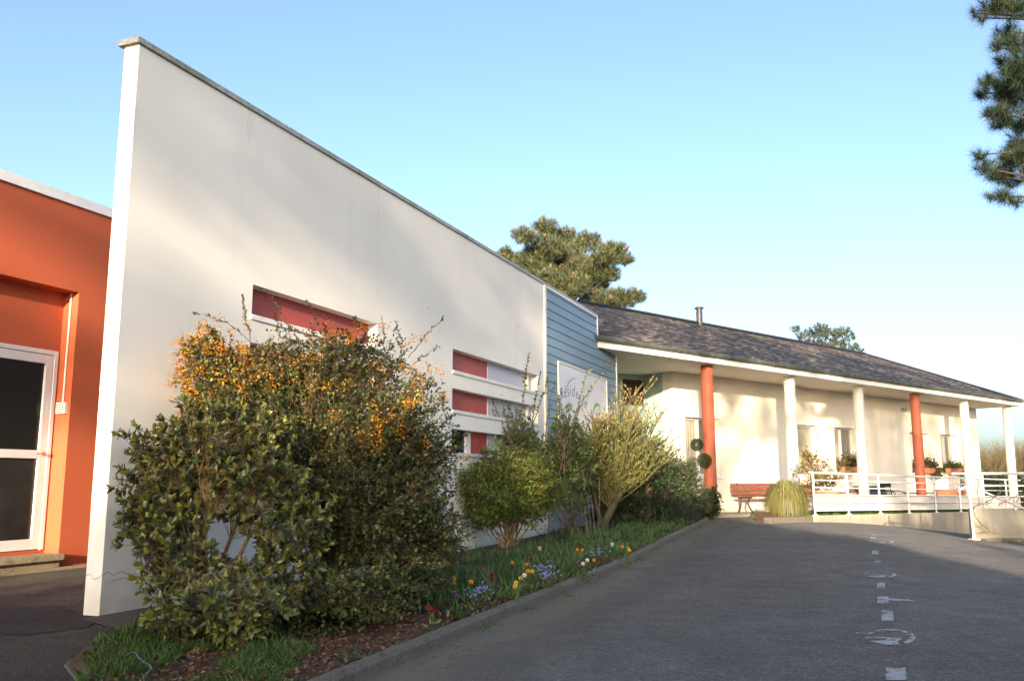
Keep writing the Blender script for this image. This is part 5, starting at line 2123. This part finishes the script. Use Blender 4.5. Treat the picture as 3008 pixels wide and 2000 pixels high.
# ------------------------------------------------------------------ trees
def pine(name, label, pads, trunk, needle_l, needle_w, tufts, per, cols, cones=0, branch_r=.05, yj=1.2, group=None, mat='needle'):
    t = thing(name, label, 'tree', trunk[0], group)
    tb = MB()
    TR = np.array([trunk[0], trunk[1]], float)
    P = bez(TR[0], (TR[0] + TR[1]) / 2 + (0.3, 0, 0), TR[1], 12)
    tb.tube(P, list(np.linspace(trunk[2], trunk[2] * .35, 12)), 10)
    lv = Leaves()
    cn = Leaves()
    for (c, r) in pads:
        c = np.array(c, float)
        k = int(np.clip(rng.integers(5, 11), 0, 11))
        st = P[int(np.argmin([abs(q[2] - (c[2] - 1.2 * r)) for q in P]))]
        B = bez(st, (st + c) / 2 + (0, 0, -.15 * r), c, 7)
        tb.tube(B, list(np.linspace(branch_r, branch_r * .3, 7)), 6, caps=False)
        m = int(tufts * r * r)
        for _ in range(m):
            d = unit(1)[0]
            d[2] = d[2] * .8 + .2
            q = c + d * r * np.array([1, 1, .82]) * (rng.random() ** .4)
            td = d + np.array([0, 0, .75])
            td /= np.linalg.norm(td)
            if rng.random() < .12:
                tb.tube([tuple(c * .45 + q * .55), tuple(q)], branch_r * .16, 4, caps=False)
            col = palette(1, cols)[0] * (1 + .2 * rng.normal())
            n = per
            lv.add(np.repeat(q[None], n, 0) - td * rng.uniform(0, .5, n)[:, None] * needle_l, td * .55 + unit(n) * .9, needle_l * rng.uniform(.7, 1.1, n), needle_w, col * (1 + .15 * rng.normal(size=(n, 1))))
            if cones and rng.random() < cones:
                lv.add(np.repeat(q[None] + td * needle_l * .3, 3, 0), unit(3) * .5 + td, needle_l * .5, needle_l * .28, palette(3, [(0.30, 0.14, 0.06), (0.36, 0.20, 0.10)]))
    lv.build('crown', M[mat], t, 'needle')
    tb.build('trunk', M['pine_bark'], t, fix=False)
    return t


M['pine_bark'] = plain('pine_bark', (0.055, 0.04, 0.03), 0.9, 0.4, 14, bmp=0.4, bscale=40)
k_ = 3008 / 2358
pads = []
for u, v, r in ((1258, 528, 30), (1205, 545, 26), (1300, 545, 26), (1255, 575, 42), (1300, 600, 48), (1350, 560, 32), (1225, 610, 42), (1165, 585, 20), (1185, 605, 28),
                (1400, 590, 38), (1440, 600, 20), (1428, 572, 18), (1350, 625, 48), (1400, 635, 30), (1280, 650, 40), (1320, 665, 38), (1235, 645, 30), (1375, 660, 28), (1400, 695, 36),
                (1440, 690, 32), (1470, 685, 18), (1360, 700, 30)):
    yy = 40 + rng.normal() * 1.0
    pads.append((aty(u * k_, v * k_, yy), r * k_ / FPX * yy * 1.2))
PINE = [(0.080, 0.102, 0.046), (0.110, 0.128, 0.056), (0.14, 0.145, 0.066), (0.06, 0.082, 0.042)]
pine('pine_tree', 'broad pine with cones rising behind the blue clad wall and roof', pads, ((3.4, 40.5, 0), (2.6, 40.2, 11.0), .3), .25, .015, 420, 26, PINE, .07, .07)

pads = []
for u, v, r in ((1832, 760, 12), (1845, 775, 14), (1870, 768, 18), (1890, 758, 18), (1905, 770, 20), (1930, 770, 16), (1945, 762, 14), (1955, 775, 16), (1880, 790, 22), (1920, 795, 26), (1950, 800, 24), (1975, 808, 14), (1850, 792, 16)):
    yy = 58 + rng.normal() * .8
    pads.append((aty(u * k_, v * k_, yy), r * k_ / FPX * yy * 1.1))
pine('blue_conifer', 'small blue green conifer showing above the far roof ridge', pads, ((20.4, 58.5, -1), (20.5, 58.3, 9.5), .25), .26, .045, 150, 14, [(0.055, 0.085, 0.070), (0.08, 0.11, 0.085), (0.12, 0.13, 0.09)], 0, .05)

pads = []
for x, y, r in ((500, 30, 110), (620, 60, 130), (420, 120, 45), (370, 90, 40), (560, 230, 80), (640, 290, 110), (510, 310, 55), (540, 400, 50), (630, 450, 100), (430, 540, 70), (520, 600, 100), (620, 640, 120),
                (410, 620, 60), (480, 740, 70), (580, 760, 110), (520, 820, 55), (660, 820, 90), (640, 950, 60), (570, 1050, 70), (660, 1040, 90), (400, 1020, 55), (440, 1110, 75), (520, 1160, 80), (620, 1180, 100), (470, 1290, 40), (560, 1290, 65), (640, 1330, 60), (790, 500, 250), (820, 1000, 240)):
    yy = 11.5 + rng.normal() * .35
    pads.append((aty(2700 + x / 2.24, y / 2.24, yy), r / 2.24 / FPX * yy * 1.12))
pine('overhanging_pine', 'near dark pine branches hanging in from the right edge', pads, ((8.9, 11.6, -.4), (8.4, 11.4, 9.0), .22), .17, .0042, 750, 50, [(0.026, 0.050, 0.028), (0.042, 0.068, 0.03), (0.062, 0.078, 0.033), (0.02, 0.036, 0.025)], 0, .03)


def twig_tree(name, label, c, rx, h, cols, n, group):
    t = thing(name, label, 'tree', c, group)
    tb = MB()
    lv = Leaves()
    c = np.array(c, float)
    tb.tube([c - (0, 0, .5), c + (0, 0, h * .5)], [.16, .07], 7)
    for _ in range(n):
        a = unit(1)[0]
        q = c + np.array([a[0] * rx, a[1] * rx, h * (.45 + .5 * abs(a[2])) * rng.uniform(.55, 1)])
        st = c + (0, 0, h * rng.uniform(.1, .5))
        B = bez(st, (st + q) / 2 + (0, 0, -.1), q, 5)
        tb.tube(B, [.03, .024, .018, .012, .008], 4, caps=False)
        m = 16
        tt = rng.uniform(.3, 1, m)[:, None]
        lv.add(st * (1 - tt) + q * tt + rng.normal(size=(m, 3)) * .18, unit(m) * .8 + np.array([0, 0, .9]), rng.uniform(.25, .6, m), .022, palette(m, cols))
    lv.build('crown', M['needle'], t, 'needle')
    tb.build('trunk', M['bark'], t, fix=False)


for k, (u, v, yy, rx, lab) in enumerate(((2895, 1305, 60, 2.3, 'brownish bare tree just right of the building end'), (2945, 1290, 62, 2.4, 'bare tree in the hedgerow left of the last white pillar'),
                                         (2990, 1276, 61, 2.4, 'taller bare tree in the hedgerow right of the last white pillar'), (3060, 1280, 62, 2.6, 'bare tree at the right end of the hedgerow'), (2915, 1276, 74, 3.2, 'paler bare tree farther back, just right of the building end'),
                                         (2968, 1270, 75, 3.2, 'paler bare tree farther back behind the last white pillar'), (3022, 1266, 74, 3.4, 'paler bare tree farther back at the photo right edge'))):
    q = aty(u, v, yy)
    twig_tree('bare_tree', lab, (q[0], q[1], -.8), rx, q[2] + .8, [(0.09, 0.07, 0.035), (0.12, 0.09, 0.045), (0.08, 0.075, 0.03), (0.11, 0.10, 0.04)], 360, 'bare trees of the far hedgerow')
hd = thing('dark_hedge', 'dark clipped hedge beyond the last white pillar', 'hedge', (24, 40, -.5))
lv = Leaves()
m = 16000
lv.add(np.stack([rng.uniform(19.5, 29, m), 40 + rng.normal(size=m) * .4, rng.uniform(-.9, 1.1, m)], 1), unit(m), .14, .09, palette(m, [(0.015, 0.028, 0.014), (0.025, 0.04, 0.018)]))
lv.build('foliage', M['leaf'], hd, 'diamond')
mb = MB()
mb.box(WORLD, 19.6, 28.9, -40.25, -39.85, -1.0, .95)
mb.build('branches', plain('hedge_core', (0.012, 0.018, 0.010), .9), hd)

# ------------------------------------------------------------------ unseen trees behind the photographer, leaves placed to shape shade on drive and walls
te = np.array([math.sin(R(SUN_AZ)), math.cos(R(SUN_AZ)), 0])
le = np.array([te[1], -te[0], 0])
TANE = math.tan(R(SUN_EL))


def hedge_top(l):
    return float(np.interp(l, [-9, -4.6, -4.05, -3.85, -3.6, -3.3, -3.0, -2.4, -1.0, 1.1, 1.5, 2.1, 2.9, 3.1, 3.3, 3.45, 4.2, 6, 14],
                           [0.9, 1.0, 1.45, 2.2, 2.3, 1.5, 1.35, 1.8, 3.0, 3.13, 2.93, 2.70, 2.26, 1.95, 1.7, 1.3, 0.3, -.8, -1.2]))


def cover(l, q):
    n1 = nz(l * 1.7, q * 0.9, 3.3)
    n2 = nz(l * 4.5, q * 3.0, 7.7)
    n3 = nz(l * 9.0, q * 5.0, 1.7)
    n_ = n1 * .9 + n2 * .6 + n3 * .35
    if l < -5.4:                    # over the orange doorway
        c = .52 if q > 2.9 else .18
    elif l < -1.0:                  # over the white wall
        c = .10 + .58 * float(ss(q, 4.2, 5.3)) + .26 * float(ss(q, 2.4, 3.2)) + .2 * float(ss(-q, -2.6, -2.0)) + .2 * float(ss(-q, -2.7, -1.9))
    elif l < 1.5:
        c = .30 if q > 4.6 else (.12 if q > 3.6 else .0)
    elif l < 4.3:
        c = .52 if q > 5.9 else (.0 if q < 5.5 else .2)
    elif l < 5.4:
        c = .16
    elif l < 8.2:
        c = .80 if q > 4.6 else .62
    elif l < 12.5:
        c = .46
    else:
        c = .4
    if q < 2.2 and l > 2.6:
        c = .12 if l < 4.6 else .34
    if -5.4 < l < -1.0:
        return c + 1.0 * (n1 * .9 + n2 * .35) * (0.25 + c)
    return c + .75 * n_ * (0.2 + c)


groves = {}
for l in np.arange(-9.5, 14.0, 0.17):
    for q in np.arange(-3.6, 10.5, 0.17):
        lj, qj = l + rng.uniform(-.08, .08), q + rng.uniform(-.08, .08)
        ht = hedge_top(lj) + .12 * nz(lj * 3, 5.5)
        if qj < ht:
            key, a = 'hedge', -21 + rng.normal() * .35
        else:
            if cover(lj, qj) < rng.uniform(.3, .62):
                continue
            key = 'oak' if lj < .6 else ('pine' if lj < 5.0 else 'lime')
            a = (-52 if key == 'oak' else -24) + rng.normal() * .8
        groves.setdefault(key, []).append((lj, qj, a))
for key, name, lab, cl_, trunk_l in (('hedge', 'tall_hedge', 'tall dense hedge behind the photographer shading the drive', 'hedge', 0.0),
                                     ('oak', 'shade_tree', 'broad shade tree behind the photographer facing white wall', 'tree', -2.2),
                                     ('pine', 'shade_tree', 'slender shade tree behind the photographer facing the bench', 'tree', 1.0),
                                     ('lime', 'shade_tree', 'open shade tree behind the photographer facing the ramp', 'tree', 7.0)):
    A = np.array(groves[key])
    P = A[:, 0:1] * le + A[:, 2:3] * te + np.array([0, 0, 1.0]) * (A[:, 1:2] - TANE * A[:, 2:3])
    keep = P[:, 2] > -.3
    P = P[keep]
    base = le * trunk_l + te * (-21 if key == 'hedge' else (-52 if key == 'oak' else -24))
    t = thing(name, lab, cl_, tuple(base))
    lv = Leaves()
    m = len(P)
    for rep in range(5 if key == 'hedge' else 2):
        lv.add(P + rng.normal(size=(m, 3)) * .07, unit(m) * np.array([1, .5, 1]), rng.uniform(.22, .34, m), rng.uniform(.16, .26, m), palette(m, [(0.05, 0.08, 0.025), (0.08, 0.11, 0.03)]), up=te)
    lv.build('crown', M['leaf'], t, 'leaf')
    if key != 'hedge':
        tb = MB()
        tb.tube([base - (0, 0, .5), base + (0.1, 0, 5), base + (-.1, 0, float(P[:, 2].max()) - 1)], [.24, .18, .06], 8)
        for i in rng.integers(0, m, 14):
            st = base + np.array([0, 0, max(3.0, P[i][2] * .6)])
            tb.tube(bez(st, (st + P[i]) / 2 + (0, 0, .4), P[i], 6), list(np.linspace(.06, .015, 6)), 5, caps=False)
        tb.build('trunk', M['bark'], t, fix=False)
